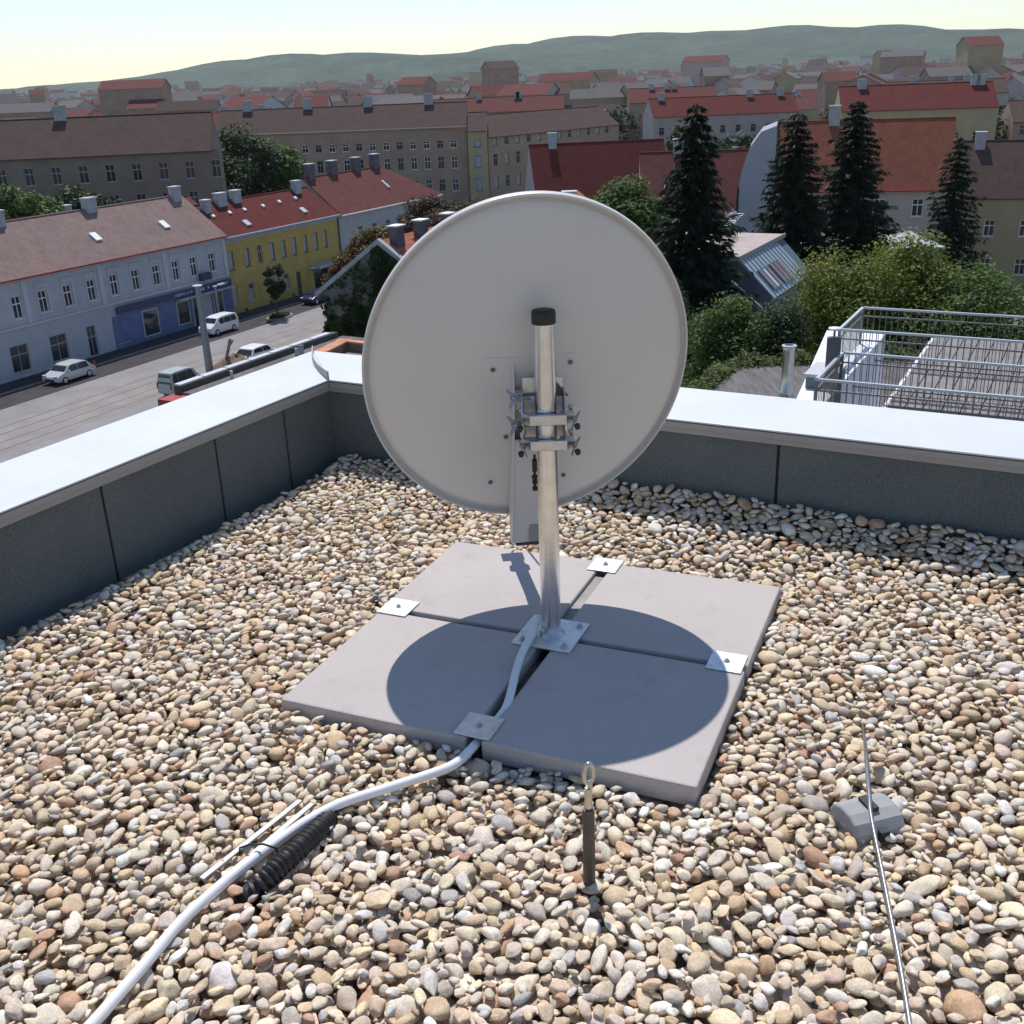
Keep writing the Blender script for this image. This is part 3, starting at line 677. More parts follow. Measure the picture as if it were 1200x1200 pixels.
WINC = {}
def window_mesh(w, h, style):
    key = (round(w, 2), round(h, 2), style)
    if key in WINC: return WINC[key]
    mb = MB(); fm, pm, split = {'white': (0, 1, .62), 'dark': (0, 1, .62), 'curtain': (0, 1, 0), 'plain': (0, 1, .6), 'blind': (0, 1, 0)}[style]
    e = .07
    mb.add([(-w/2, .05, 0), (w/2, .05, 0), (w/2, .05, h), (-w/2, .05, h)], [(0, 1, 2, 3)], 1)
    for x0, x1, z0, z1 in ((-w/2, -w/2+e, 0, h), (w/2-e, w/2, 0, h), (-w/2+e, w/2-e, h-e, h), (-w/2+e, w/2-e, 0, e)): mb.box(x0, x1, 0, .045, z0, z1, 0)
    if split: mb.box(-w/2+e, w/2-e, .005, .045, h*split, h*split+.09, 0); mb.box(-.03, .03, .007, .045, e, h-e, 0)
    mb.box(-w/2-.06, w/2+.06, -.20, 0, -.07, -.002, 0)
    me_o = mb.build('window', [{'white': 'whitepaint', 'dark': 'chimgrey', 'curtain': 'shadeblock', 'plain': 'beige', 'blind': 'pale'}[style], {'white': 'glass', 'dark': 'glass', 'curtain': 'curtain', 'plain': 'glass', 'blind': 'curtain'}[style]])  # dark frames of curtained windows stand in for shaded reveals
    me = me_o.data; bpy.data.objects.remove(me_o); WINC[key] = me; return me
def add_window(parent, x, y, z, w, h, style, rz=0, lab=None):
    o = bpy.data.objects.new('window', window_mesh(w, h, style)); link(o, parent); o.location = (x, y, z); o.rotation_euler = (0, 0, rz)
    if lab: o['label'] = lab
    return o
def wall_grid(mb, L, z0, z1, ops, m=0, rev=.16, y=0):
    xs = sorted({0, L} | {round(v, 3) for o in ops for v in (o[0], o[1])}); zs = sorted({z0, z1} | {round(v, 3) for o in ops for v in (o[2], o[3])})
    for i in range(len(xs)-1):
        for j in range(len(zs)-1):
            cx, cz = (xs[i]+xs[i+1])/2, (zs[j]+zs[j+1])/2
            if any(o[0] < cx < o[1] and o[2] < cz < o[3] for o in ops): continue
            mb.add([(xs[i], y, zs[j]), (xs[i+1], y, zs[j]), (xs[i+1], y, zs[j+1]), (xs[i], y, zs[j+1])], [(0, 1, 2, 3)], m)
    for a, b, c, d in [o[:4] for o in ops]:
        for q in ([(a, y, c), (a, y+rev, c), (a, y+rev, d), (a, y, d)], [(b, y, c), (b, y, d), (b, y+rev, d), (b, y+rev, c)], [(a, y, d), (a, y+rev, d), (b, y+rev, d), (b, y, d)], [(a, y, c), (b, y, c), (b, y+rev, c), (a, y+rev, c)]):
            mb.add(q, [(0, 1, 2, 3)], m)
def house(lab, loc, rz, L, Dp, H, RH, RY, wallm, roofm, wins=(), group=None, cat='house', name='town_house', side=None, chims=(), ov=.35, gut=None, flat=False, skyl=(), base=None, hip=0, sidewins=(), cm='chimgrey'):
    """front wall on local y=0 facing -y, ridge parallel to x at depth RY; wins: (x0,x1,z0,z1,style)"""
    h = thing(name, lab, cat, loc, rz, group); side = side or wallm
    mb = MB(); wall_grid(mb, L, 0, H if flat else H-.06, [o[:4] for o in wins])
    if flat: prof_ = [(0, 0), (Dp, 0), (Dp, H), (0, H)]
    else: prof_ = [(0, 0), (Dp, 0), (Dp, H-.12), (RY, RH-.16), (0, H-.12)]
    for x in (0, L):
        if hip and x == L: mb.add([(L, 0, 0), (L, Dp, 0), (L, Dp, H-.12), (L, 0, H-.12)], [(0, 1, 2, 3)], 1); continue
        mb.add([(x, y, z) for y, z in prof_], [tuple(range(len(prof_)))[::-1 if x == 0 else 1]], 1)
    mb.add([(0, Dp, 0), (L, Dp, 0), (L, Dp, H-.06), (0, Dp, H-.06)], [(3, 2, 1, 0)], 1)
    mb.build('wall', [wallm, side], h)
    if flat:
        rf = MB().box(.15, L-.15, .15, Dp-.15, H-.5, H-.2)
        for b in ((0, L, 0, .15), (0, L, Dp-.15, Dp), (0, .15, .15, Dp-.15), (L-.15, L, .15, Dp-.15)): rf.box(*b, H+.003, H+.08)
        rf = rf.build('roof', roofm, h)
    else:
        s1 = (RH-H)/RY; s2 = (RH-H)/(Dp-RY); t_ = .10
        rf = MB()
        if hip:
            e_ = (L+ov, -ov, H-ov*s1); g_ = (L+ov, Dp+ov, H-ov*s1); r_0 = (0, RY, RH); r_1 = (L-hip, RY, RH)
            rf.prism([(0, -ov, H-ov*s1), e_, r_1, r_0], (0, 0, -.1)); rf.prism([e_, g_, r_1], (0, 0, -.1)); rf.prism([g_, (0, Dp+ov, H-ov*s1), r_0, r_1], (0, 0, -.1))
        else: rf.prism([(0, -ov, H-ov*s1), (0, RY, RH), (0, RY, RH-t_), (0, -ov, H-ov*s1-t_)], (L, 0, 0))
        if not hip: rf.prism([(0, RY+.001, RH), (0, Dp+ov, H-ov*s2), (0, Dp+ov, H-ov*s2-t_), (0, RY+.001, RH-t_)], (L, 0, 0))
        rf = rf.build('roof', roofm, h)
        MB().tube([(0, RY, RH+.02), (L-hip, RY, RH+.02)], .09, 8).build('ridge_tiles', roofm, rf)
        if gut:
            MB().box(.0, L, -ov-.14, -ov-.003, H-ov*s1-.13, H-ov*s1-.01).build('gutter', gut, h)
            c_ = MB().box(0, L, -ov*.75, -.004, H-ov*s1*.9-.32, H-ov*s1-.13).build('cornice', wallm if wallm not in ('yellow',) else 'chimgrey', h)
    for x, y, w_, d_, hh in chims:
        zb = (H+(RH-H)*(y/RY if y < RY else (Dp-y)/(Dp-RY))) if not flat else H-.2
        c = MB().box(x-w_/2, x+w_/2, y-d_/2, y+d_/2, zb-.5, zb+hh).build('chimney', cm, rf)
        MB().box(x-w_/2-.07, x+w_/2+.07, y-d_/2-.07, y+d_/2+.07, zb+hh+.002, zb+hh+.10).build('chimney_cap', 'trim', c)
    for x, y, w_, l_, mm in skyl:
        s1 = (RH-H)/RY; z = H+s1*y; ax2 = Vector((0, 1, s1)).normalized(); nn_ = Vector((0, -s1, 1)).normalized()
        MB().obox(Vector((x, y, z))+nn_*.09, ((1, 0, 0), ax2, nn_), (w_/2, l_/2, .09)).build('roof_hatch', mm, rf)
    for o in wins:
        if o[4]: add_window(h, (o[0]+o[1])/2, .12, o[2], o[1]-o[0]-.01, o[3]-o[2]-.01, o[4])
    return h, rf
def grid_w(x0, n, step, w, rows, style='white'):
    return [(x0+i*step-w/2, x0+i*step+w/2, z, z+h, style if isinstance(style, str) else style[(i*7+j*3) % len(style)]) for i in range(n) for j, (z, h) in enumerate(rows)]

# ---- pale blue house with the shop (local x runs along the street, x=0 at its near end)
LW = 34.
up = [(LW+s-.45, LW+s+.45, 4.85, 6.65, 'white') for s in (-2.2, -4.8, -7.25, -9.8, -12.4, -15, -17.6, -20.2, -22.8, -25.4, -28, -30.6)]
gr = [(LW-7.9, LW-6.45, .75, 2.75, 'dark'), (LW-5.75, LW-5.0, .15, 2.9, 'dark'), (LW-2.75, LW-1.55, .5, 2.85, 'dark'), (LW-4.5, LW-3.2, .5, 2.85, 'blind'), (LW-12.4, LW-10.6, .6, 2.8, 'dark'), (LW-16, LW-14.2, .6, 2.8, 'dark'), (LW-19, LW-18, .15, 2.8, 'dark'), (LW-23, LW-21.2, .6, 2.8, 'dark'), (LW-27, LW-25.2, .6, 2.8, 'dark')]
hA, rA_ = house('pale blue stucco corner shop building with faded pink tiled roof', S(-LW, 0), TA, LW-.03, 9.6, 8.35, 11.85, 4.8, 'pale', 'roofpink', up+gr, cat='building', name='shop_building', gut='redwall', ov=.4, chims=((LW-1.2, 4.5, 1., .7, 1.1), (LW-12, 4.7, 1.2, .7, 1.0), (LW-22, 4.7, 1.2, .7, 1.0)), skyl=((LW-6.0, 1.9, .7, 1.0, 'whitepaint'), (LW-14.5, 1.9, .7, 1.0, 'whitepaint')))
mb = MB()
for s in (-2.2, -4.8, -7.25, -9.8, -12.4, -15, -17.6, -20.2, -22.8):
    x = LW+s
    mb.box(x-.72, x+.72, -.14, -.003, 7.15, 7.27); mb.box(x-.62, x+.62, -.07, -.003, 6.95, 7.10); mb.prism([(x-.72, -.12, 7.275), (x+.72, -.12, 7.275), (x, -.12, 7.55)], (0, .11, 0)) if int(s*10) % 2 else None
    for q in (-.56, .56): mb.box(x+q-.07, x+q+.07, -.06, -.003, 4.7, 6.94)
    mb.box(x-.65, x+.65, -.14, -.003, 4.60, 4.69)
mb.box(0, LW-.05, -.16, -.002, 4.1, 4.28); mb.box(0, LW-.05, -.10, -.002, 7.80, 7.90)
k = 0
while k*.36 < LW-.3: mb.box(.1+k*.36, .26+k*.36, -.22, -.003, 7.93, 8.10); k += 1
for x in (LW-.3, LW-8.6, LW-16.5, LW-24.5): mb.box(x-.22, x+.22, -.09, -.004, 4.3, 7.79)
mb.build('stucco_trim', 'trim', hA)
MB().box(LW-16, LW-.1, -.06, -.003, .02, 3.05).build('shop_front_paint', 'blueshop', hA)
# openings through the painted front: shop windows sit proud of it
for x0, x1, z0, z1, mm in ((LW-7.9, LW-6.45, .75, 2.75, 'glass'), (LW-5.75, LW-5.0, .15, 2.9, 'glass'), (LW-2.75, LW-1.55, .5, 2.85, 'glass'), (LW-4.5, LW-3.2, .5, 2.85, 'pale'), (LW-12.4, LW-10.6, .6, 2.8, 'glass')):
    f = MB().box(x0-.12, x1+.12, -.10, -.061, z0-.12, z1+.12).build('shop_window', 'trim' if mm != 'pale' else 'blueshop', hA); MB().box(x0, x1, -.115, -.1003, z0, z1).build('pane', mm, f)
sg = MB().box(LW-15.5, LW-.2, -.34, -.17, 3.2, 3.85).build('shop_sign', 'navy', hA)
mb = MB(); r_ = random.Random(4); x = LW-8.2
while x < LW-.6:      # pale lettering too small to read
    w_ = r_.choice((.16, .2, .26)); mb.box(x, x+w_*.35, -.36, -.341, 3.38, 3.66)
    if r_.random() < .6: mb.box(x+w_*.35, x+w_, -.36, -.341, r_.choice((3.38, 3.50, 3.58)), 3.66)
    x += w_+r_.choice((.12, .12, .5))
mb.build('sign_lettering', 'trim', sg)
MB().box(LW-8., LW-.3, -.95, -.07, 3.06, 3.14).build('awning_ledge', 'pale', hA)
MB().box(LW-4.6, LW-3.1, -.55, -.25, 4.30, 5.0).build('sign_box', 'navy', hA)

# ---- yellow house
ups = (.65, 3.1, 5.13, 7.2, 9.1, 11.0, 12.96, 14.9, 16.67)
wy = [(s-.36, s+.36, 4.5, 6.38, 'dark' if i == 2 else 'curtain') for i, s in enumerate(ups)]
lo_w = [(.2, .95, 1.1, 3.05, 'blind'), (2.7, 3.5, 1.05, 2.95, 'blind'), (6.9, 7.7, 1.05, 2.85, 'blind'), (8.6, 9.4, 1.05, 2.75, 'blind'), (10.75, 11.5, .13, 2.65, None), (13.9, 17.8, .13, 2.5, None)]
hB, rB_ = house('yellow two storey house with dark red tiled roof and grey chimneys', S(.0, 0), TA, 19.4, 9.0, 8.05, 10.75, 3.9, 'yellow', 'roofdark', wy+lo_w, name='yellow_house', gut='trim', ov=.3,
    chims=((1.4, 3.1, .85, .7, 1.0), (4.2, 3.6, 1.3, .7, 1.05), (6.7, 3.7, 1.15, .7, 1.0), (17.0, 3.6, 1.05, .7, 1.1)),
    skyl=((1.3, 2.3, .35, .35, 'whitepaint'), (3.9, 2.35, .35, .35, 'whitepaint'), (6.3, 2.4, .35, .35, 'whitepaint'), (9.4, 2.45, .35, .35, 'whitepaint'), (12.4, 2.6, .35, .35, 'whitepaint'), (15.4, 2.7, .35, .35, 'whitepaint'), (4.5, .8, .7, .8, 'trim'), (14.4, 1.0, .7, .8, 'trim')))
MB().box(10.78, 11.47, .10, .15, .14, 2.62).build('door', 'door', hB)
gz = MB().box(13.95, 17.75, .9, .95, .14, 2.48).build('shop_entrance', 'glass', hB)
for q in (13.9, 15.8, 17.72): MB().box(q, q+.08, .05, .13, .14, 2.48).build('entrance_post', 'door', hB)
MB().box(13.3, 18.5, -1.3, -.004, 2.62, 2.95).build('canopy', 'chimgrey', hB); MB().box(12.6, 13.28, -.9, -.3, 2.75, 2.86).build('canopy_end', 'trim', hB)
mb = MB()
for s in (3.1, 9.0): MB().cyl((s, -.03, 2.5), (s, .05, 2.5), .24, n=20).build('wall_emblem', 'navy', hB)
for s in (1.9, 6.0, 9.9, 12.7): MB().box(s-.22, s+.22, -.03, -.003, .15, .45).build('cellar_hatch', 'door', hB)
MB().tube([(19.2, -.12, .15), (19.2, -.12, 7.6)], .07, 8).build('downpipe', 'chimdark', hB)
MB().box(0, 19.35, -.05, -.003, 7.25, 7.55).build('frieze', 'chimgrey', hB)

# ---- long grey house beyond
wg = grid_w(4.2, 6, 3.0, .95, ((1.1, 1.9), (4.6, 1.35)), 'dark')
house('long grey rendered house with weathered red roof, chimneys and white gutter', S(19.6, 0), TA, 23, 9.2, 8.0, 11.7, 4.6, 'grey_render', 'roofrust', wg, name='grey_house', gut='whitepaint', ov=.4, hip=6.5,
      chims=((1.6, 4.7, 1.1, .8, 1.5), (6.2, 4.8, 1.2, .8, 1.6), (11.2, 4.8, 1.1, .8, 1.6), (15.4, 4.8, 1.2, .8, 1.7),), cm='chimdark', skyl=((13.5, 2.2, .4, 1.3, 'trim'),))
# house in the second row behind
house('low rear wing with red roof and a white verge strip behind the yellow house', S(-7, -13), TA, 21, 8, 7.5, 10.2, 4, 'grey_render', 'roofrust', (), chims=((3., 3.8, .9, .7, 1.),), skyl=((8.2, 2.0, .22, 3.6, 'whitepaint'),))
# tall dark block at the far left
wl_ = grid_w(2.2, 12, 3.1, 1.1, ((1.2, 2.0), (4.7, 2.0), (8.2, 2.0), (11.7, 2.0)), 'dark')
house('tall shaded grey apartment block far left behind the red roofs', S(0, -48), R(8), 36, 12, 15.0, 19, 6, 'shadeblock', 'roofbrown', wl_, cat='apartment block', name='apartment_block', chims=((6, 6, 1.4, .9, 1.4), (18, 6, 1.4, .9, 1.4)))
# ---- long beige block facing the camera, with a bay and a receding wing
rows = ((.3, 1.2), (3.1, 2.1), (7.0, 2.1), (10.5, 1.3))
p0 = Vector((-50.4, 203, G)); 
house('long beige block with white windows across the far background', p0, R(-1.5), 45.0, 12, 14.3, 18.0, 6, 'beige', 'roofbrown', grid_w(1.4, 18, 2.42, 1.1, rows, ['white', 'dark', 'white']), cat='apartment block', name='apartment_block', chims=((5, 6, 1.6, .9, 1.5), (16, 6, 1.6, .9, 1.5), (27, 6, 1.6, .9, 1.5), (38, 6, 1.6, .9, 1.5)), gut='trim')
house('narrow sand coloured stair bay at the end of the long beige block', p0+Vector((45.1, -2.2, 0)), R(-1.5), 3.4, 10, 13.4, 16.2, 5, 'sand', 'roofbrown', grid_w(1.7, 1, 3, 1.2, rows, 'curtain'), cat='apartment block', name='apartment_block')
house('receding shaded wing with rows of small windows right of the sand coloured bay', p0+Vector((48.7, -.6, 0)), R(52), 44, 11, 12.2, 15.6, 5, 'beige', 'roofbrown', grid_w(2.0, 12, 3.4, 1.2, rows, ['dark', 'curtain']), cat='apartment block', name='apartment_block')
# ---- red roofs right of the dish top
house('dark red roofed house with steep roof above the dish rim', Vector((4.6, 137, G)), R(6), 17.5, 13, 6.4, 13.6, 6.5, 'pinkwall', 'roofdark', grid_w(2., 3, 3.2, .9, ((1.2, 1.5), (4.8, 1.5)), 'dark'), chims=((3, 6.4, 1., .8, 1.4),))
house('wide dark red roof between the trees, with a small pale roof hatch', Vector((14.2, 112, G)), R(-6), 13.6, 11, 8.4, 13.8, 5.5, 'pinkwall', 'roofrust', grid_w(2., 3, 3.2, .9, ((1.2, 1.5), (4.6, 1.5)), 'white'), chims=((11.9, 1.1, .9, .8, .9), (4., 5.4, 1.1, .8, 1.3)), skyl=((2.6, 2.2, .28, 1.2, 'trim'),), gut='redwall')
fw = thing('firewall_house', 'bluish grey blank gable wall between the red roof and the orange roof', 'house', (27.4, 106, G), R(-14))
mb = MB(); mb.prism([(-4.9, 0, 0), (-1.2, 0, 0), (-1.2, 0, 16.5), (-2.6, 0, 16.0), (-3.6, 0, 14.6), (-4.25, 0, 12.6), (-4.6, 0, 10.4), (-4.9, 0, 8.0)], (0, 9.5, 0)); mb.build('wall', 'firewall', fw)
MB().prism([(-4.75, -.06, 8.6), (-4.45, -.06, 8.6), (-4.45, -.06, 11.0), (-4.62, -.06, 11.0)], (0, .055, 0)).build('window', 'glass', fw)
ho, _ = house('pale pink house with bright orange tiled roof and a red awning', Vector((26.4, 105.6, G)), R(-14), 16, 10, 11.0, 16.6, 5, 'pinkwall', 'rooforange', grid_w(2.6, 4, 3.4, 1., ((1.2, 1.6), (4.8, 1.6), (8.2, 1.6)), 'white'), gut='redwall', chims=((5, 5, 1., .8, 1.3),))
MB().prism([(.1, -1.4, 6.6), (4.2, -1.4, 6.6), (4.2, -.004, 7.3), (.1, -.004, 7.3)], (0, 0, .08)).build('awning', 'redwall', ho)
# ---- houses and roofs further right, beyond the photographed part
house('cream house with brown roof behind the right hand spruces', Vector((44, 112, G)), R(-20), 18, 11, 9.0, 13.8, 5.5, 'sand', 'roofbrown', grid_w(2.2, 5, 3.3, 1., ((1.2, 1.6), (5.0, 1.6)), 'white'), chims=((4, 5, 1., .8, 1.3), (13, 5, 1., .8, 1.3)))
house('grey house with rust red roof at the far right', Vector((38, 76, G)), R(-24), 18, 11, 8.0, 12.6, 5.5, 'grey_render', 'roofrust', grid_w(2.2, 5, 3.3, 1., ((1.2, 1.6), (4.7, 1.6)), 'white'), chims=((6, 5, 1., .8, 1.3),))

# ---- ivy gable house with bright tiles
_a = at(379, 337, 60); _r2 = ray(443, 282); _t = (_a-CAM).dot(TD)/_r2.dot(TD); _b = CAM+_r2*_t
il = Vector((_a.x, _a.y, G)); IA = math.atan2(TN.y, TN.x)
ih = thing('ivy_house', 'gabled house smothered in ivy, with orange red tiles and three sooty chimneys', 'house', il, IA)
HW = 2*(_b-_a).dot(TN); HH = _a.z-G; HR = _b.z-G; HD = 26.
mb = MB(); mb.add([(0, 0, 0), (HW, 0, 0), (HW, 0, HH), (HW/2, 0, HR-.1), (0, 0, HH)], [(0, 1, 2, 3, 4)]); mb.add([(0, HD, 0), (HW, HD, 0), (HW, HD, HH), (HW/2, HD, HR-.1), (0, HD, HH)], [(4, 3, 2, 1, 0)])
mb.add([(0, 0, 0), (0, HD, 0), (0, HD, HH), (0, 0, HH)], [(3, 2, 1, 0)][::-1]); mb.add([(HW, 0, 0), (HW, HD, 0), (HW, HD, HH), (HW, 0, HH)], [(0, 1, 2, 3)])
mb.build('wall', 'ivywall', ih)
s_ = (HR-HH)/(HW/2)
rf = MB().prism([(HW/2+.001, .25, HR+.0), (HW+.5, .25, HH-.5*s_), (HW+.5, .25, HH-.5*s_-.12), (HW/2+.001, .25, HR-.12)], (0, HD, 0)).prism([(HW/2, .25, HR), (-.5, .25, HH-.5*s_), (-.5, .25, HH-.5*s_-.12), (HW/2, .25, HR-.12)], (0, HD, 0)).build('roof', 'roofbright', ih)
cp = MB().prism([(-.55, -.1, HH-.55*s_+.10), (HW/2, -.1, HR+.1), (HW+.55, -.1, HH-.55*s_+.10), (HW+.55, -.1, HH-.55*s_-.18), (HW/2, -.1, HR-.18), (-.55, -.1, HH-.55*s_-.18)], (0, .34, 0)).build('verge_coping', 'chimgrey', ih)
for y in (1.15, 3.6, 6.6):
    x = HW/2+.45; zb = HR-s_*.55
    c = MB().box(x-.25, x+.25, y-.36, y+.36, zb-.5, zb+.98).build('chimney', 'chimdark', rf); MB().box(x-.33, x+.33, y-.44, y+.44, zb+.982, zb+1.05).build('chimney_cap', 'whitepaint', c)

def leaves(P, N, size, rs, up=.0, jit=.6, asp=.62):
    """rhombic leaf faces centred on P, roughly facing N"""
    n = len(P); N = N+rs.normal(0, jit, (n, 3)); N /= np.linalg.norm(N, axis=1)[:, None]+1e-9
    a = np.cross(N, rs.normal(0, 1, (n, 3))); a /= np.linalg.norm(a, axis=1)[:, None]+1e-9; b = np.cross(N, a)
    s = (size*rs.uniform(.6, 1.35, n))[:, None]
    V = np.stack([P+a*s, P+b*s*asp+N*s*.12, P-a*s, P-b*s*asp+N*s*.12], 1).reshape(-1, 3)
    return V, np.arange(4*n).reshape(n, 4)
rs = np.random.default_rng(21)
# ivy on the gable
n = 60000; x = rs.uniform(-.1, HW, n); z = rs.uniform(0, HR, n)
top_ = np.minimum(HH+x*s_, HH+(HW-x)*s_)-.25
dens = .72+.3*np.sin(x*1.3+.6)*np.sin(z*.9+x*.5)+.35*np.sin(x*3.1-z*2.3)*np.sin(x*1.1+z*3.3)-.25*(np.abs(z-top_) < .5)
keep = (z < top_) & (rs.uniform(0, 1, n) < dens) & ~((z > HH-2.0+.50*x+.3*np.sin(x*4)) & (x < 3.4) & (rs.uniform(0, 1, n) < .93))
x, z = x[keep], z[keep]; n = len(x)
y = -.05-.35*np.abs(np.sin(x*2.1+z)*np.sin(z*1.7-x))*rs.uniform(.2, 1, n)
V, F = leaves(np.stack([x, y, z], 1), np.tile([0, -1, .35], (n, 1)), .16, rs, jit=.55); o = np_mesh('ivy', V, F, 'ivy', ih); o['label'] = 'dark ivy covering most of the gable'

# ---- trees
def crown_pts(rs, c, rad, ncl, nl, shell=.72, squash=.8):
    c = np.array(c); rad = np.array(rad); P, N = [], []
    for i in range(ncl):
        d = rs.normal(0, 1, 3); d /= np.linalg.norm(d); d[2] = d[2]*.95
        cc = c+d*rad*rs.uniform(.15, 1.0)**.28*.86; rr = rad.mean()*rs.uniform(.18, .36)
        k = int(nl*rs.uniform(.5, 1.4)); q = rs.normal(0, 1, (k, 3)); q /= np.linalg.norm(q, axis=1)[:, None]; r = rs.uniform(.45, 1.05, k)[:, None]
        P.append(cc+q*r*rr*np.array([1, 1, squash])); N.append(q+np.array([0, 0, .7]))
    return np.concatenate(P), np.concatenate(N)
def limbs(mb, base, H, r0, rs, spread, nb=6, start=.35):
    base = Vector(base); pts = [base+Vector((rs.normal(0, .02)*H*t, rs.normal(0, .02)*H*t, H*t)) for t in (0, .2, .4, .6, .8, .95)]
    mb.tube(pts, [r0*(1-.85*t) for t in (0, .2, .4, .6, .8, 1)], 8)
    for i in range(nb):
        t = start+(.85-start)*i/nb; p = base+Z*(H*t); a = rs.uniform(0, 6.28); l = spread*rs.uniform(.5, .9)
        mb.tube([p, p+Vector((math.cos(a)*l*.5, math.sin(a)*l*.5, l*.35)), p+Vector((math.cos(a)*l, math.sin(a)*l, l*.8))], [r0*.4*(1-t*.5), r0*.25, r0*.06], 6)
def broadleaf(lab, loc, H, rad, matn, ncl=60, nl=150, leaf=.17, seed=1, group=None, name='leafy_tree', cat='tree', low=.5):
    rs = np.random.default_rng(seed); t = thing(name, lab, cat, loc, 0, group)
    mb = MB(); limbs(mb, (0, 0, -.1), H*.86, .028*H*.6, rs, min(rad[0], rad[1])*1.0, 9, .3); mb.build('trunk', 'bark', t)
    P, N = crown_pts(rs, (0, 0, H-rad[2]), rad, ncl, nl); P[:, 2] = np.maximum(P[:, 2], .15)
    V, F = leaves(P, N, leaf, rs); np_mesh('crown', V, F, matn, t); return t
def conifer(lab, loc, H, Rd, matn='spruce', seed=1, group='dark spruces on the right', dens=1.0):
    rs = np.random.default_rng(seed); t = thing('spruce_tree', lab, 'tree', loc, 0, group)
    MB().tube([(0, 0, -.1), (0, 0, H*.5), (0, 0, H*.98)], [.26, .16, .03], 8).build('trunk', 'bark', t)
    P, N, A = [], [], []
    nw = int(H*2.4)
    for i in range(nw):
        f = i/nw; z = H*(.06+.93*f); rl = Rd*(1-f)**.66*rs.uniform(.8, 1.1)+.12; nb = max(6, int((17-7*f)*dens))
        a0 = rs.uniform(0, 6.28)
        for b in range(nb):
            a = a0+6.283*b/nb+rs.normal(0, .18); l = rl*rs.uniform(.6, 1.15); k = max(3, int(l*15*dens))
            s = rs.uniform(.12, 1, k); droop = -.42*l*s+.24*l*s**2.4
            side = rs.normal(0, .11, k)*l*(1.15-s)
            x = np.cos(a)*l*s-np.sin(a)*side; y = np.sin(a)*l*s+np.cos(a)*side
            P.append(np.stack([x, y, z+droop+rs.normal(0, .05, k)], 1)); N.append(np.stack([rs.normal(0, .5, k), rs.normal(0, .5, k), np.full(k, 1.)], 1)); A.append(np.tile([np.cos(a), np.sin(a), -.45], (k, 1)))
    P = np.concatenate(P); N = np.concatenate(N); A = np.concatenate(A); n = len(P)
    A = A+rs.normal(0, .35, (n, 3)); A /= np.linalg.norm(A, axis=1)[:, None]; B = np.cross(N, A); B /= np.linalg.norm(B, axis=1)[:, None]; s = rs.uniform(.12, .27, n)[:, None]
    V = np.stack([P-A*s, P+B*s*.36, P+A*s*1.2-Z_np*.05, P-B*s*.36], 1).reshape(-1, 3)
    np_mesh('crown', V, np.arange(4*n).reshape(n, 4), matn, t); return t
Z_np = np.array([0, 0, 1.])
def tl(px, dist): p = at(px, 300, dist); return (p.x, p.y, G)
conifer('tallest dark spruce, right against the dish rim', tl(812, 56), 20.4, 4.75, seed=3, dens=1.45)
conifer('dark spruce standing left of the other one behind the zinc roofed house', tl(925, 74), 19.2, 4.9, seed=4, dens=1.5)
conifer('dark spruce partly behind the yellow green trees at the right', tl(992, 78), 19.7, 5.0, seed=5, dens=1.5)
conifer('dark spruce farthest to the right, beyond the terrace railings', tl(1110, 84), 17.0, 4.2, seed=6)
broadleaf('dark round tree between the red roofs and the tallest spruce', tl(738, 64), 16.6, (2.6, 2.8, 5.6), 'leafgreen', 150, 300, .12, 11)
broadleaf('bright green tree just above the upper right rim of the dish', tl(704, 72), 14.9, (2.4, 3.0, 4.4), 'leafyellow', 110, 280, .12, 12)
broadleaf('rust tinged tree low behind the dish, left of the tallest spruce', tl(772, 50), 13.6, (1.8, 2.2, 4.4), 'leafdark', 80, 260, .10, 13)
broadleaf('big yellow green tree behind the terrace railings', tl(992, 42), 16.3, (2.1, 2.6, 6.8), 'leafyellow', 250, 420, .07, 14)
broadleaf('yellow green tree with loose crown at the right, beyond the railings', tl(1066, 44), 16.2, (3.0, 3.2, 6.4), 'leafyellow', 200, 380, .08, 15)
broadleaf('olive green tree at the far right', tl(1150, 42), 15.2, (3.4, 3.2, 5.5), 'leafgreen', 180, 340, .08, 16)
broadleaf('dense green bush below the zinc roofed house, left one', tl(856, 36), 15.2, (1.6, 1.8, 4.2), 'leafgreen', 130, 320, .06, 17, name='garden_tree')
broadleaf('dark green bushy tree below the zinc roofed house, beside the steel vent pipe', tl(903, 37), 14.9, (1.6, 1.8, 4.0), 'leafdark', 130, 320, .06, 18, name='garden_tree')
broadleaf('low bush right of the dish rim above the white coping', tl(806, 33), 12.9, (1.0, 1.3, 3.0), 'leafgreen', 80, 260, .06, 19, name='garden_tree')
broadleaf('olive autumn tree in front of the long grey house, left of the sooty chimneys', tl(440, 76), 12.8, (2.4, 2.3, 3.6), 'leafautumn', 110, 300, .10, 20)
broadleaf('low olive tree beside the yellow house end', tl(408, 82), 10.6, (1.8, 2.0, 3.4), 'leafautumn', 80, 240, .10, 28)
broadleaf('rusty brown tree between the grey house and the beige block', tl(503, 96), 12.8, (2.6, 3.0, 4.2), 'leafrust', 100, 260, .12, 22)
broadleaf('rusty tree low behind the upper left rim of the dish', tl(545, 88), 13.0, (3.2, 3.0, 3.2), 'leafrust', 90, 240, .12, 23)
broadleaf('small thin street tree in front of the yellow house', tuple(S(.6, 5.1, .05)), 5.7, (1.15, 1.15, 2.0), 'leafdark', 38, 80, .13, 24, name='street_tree')
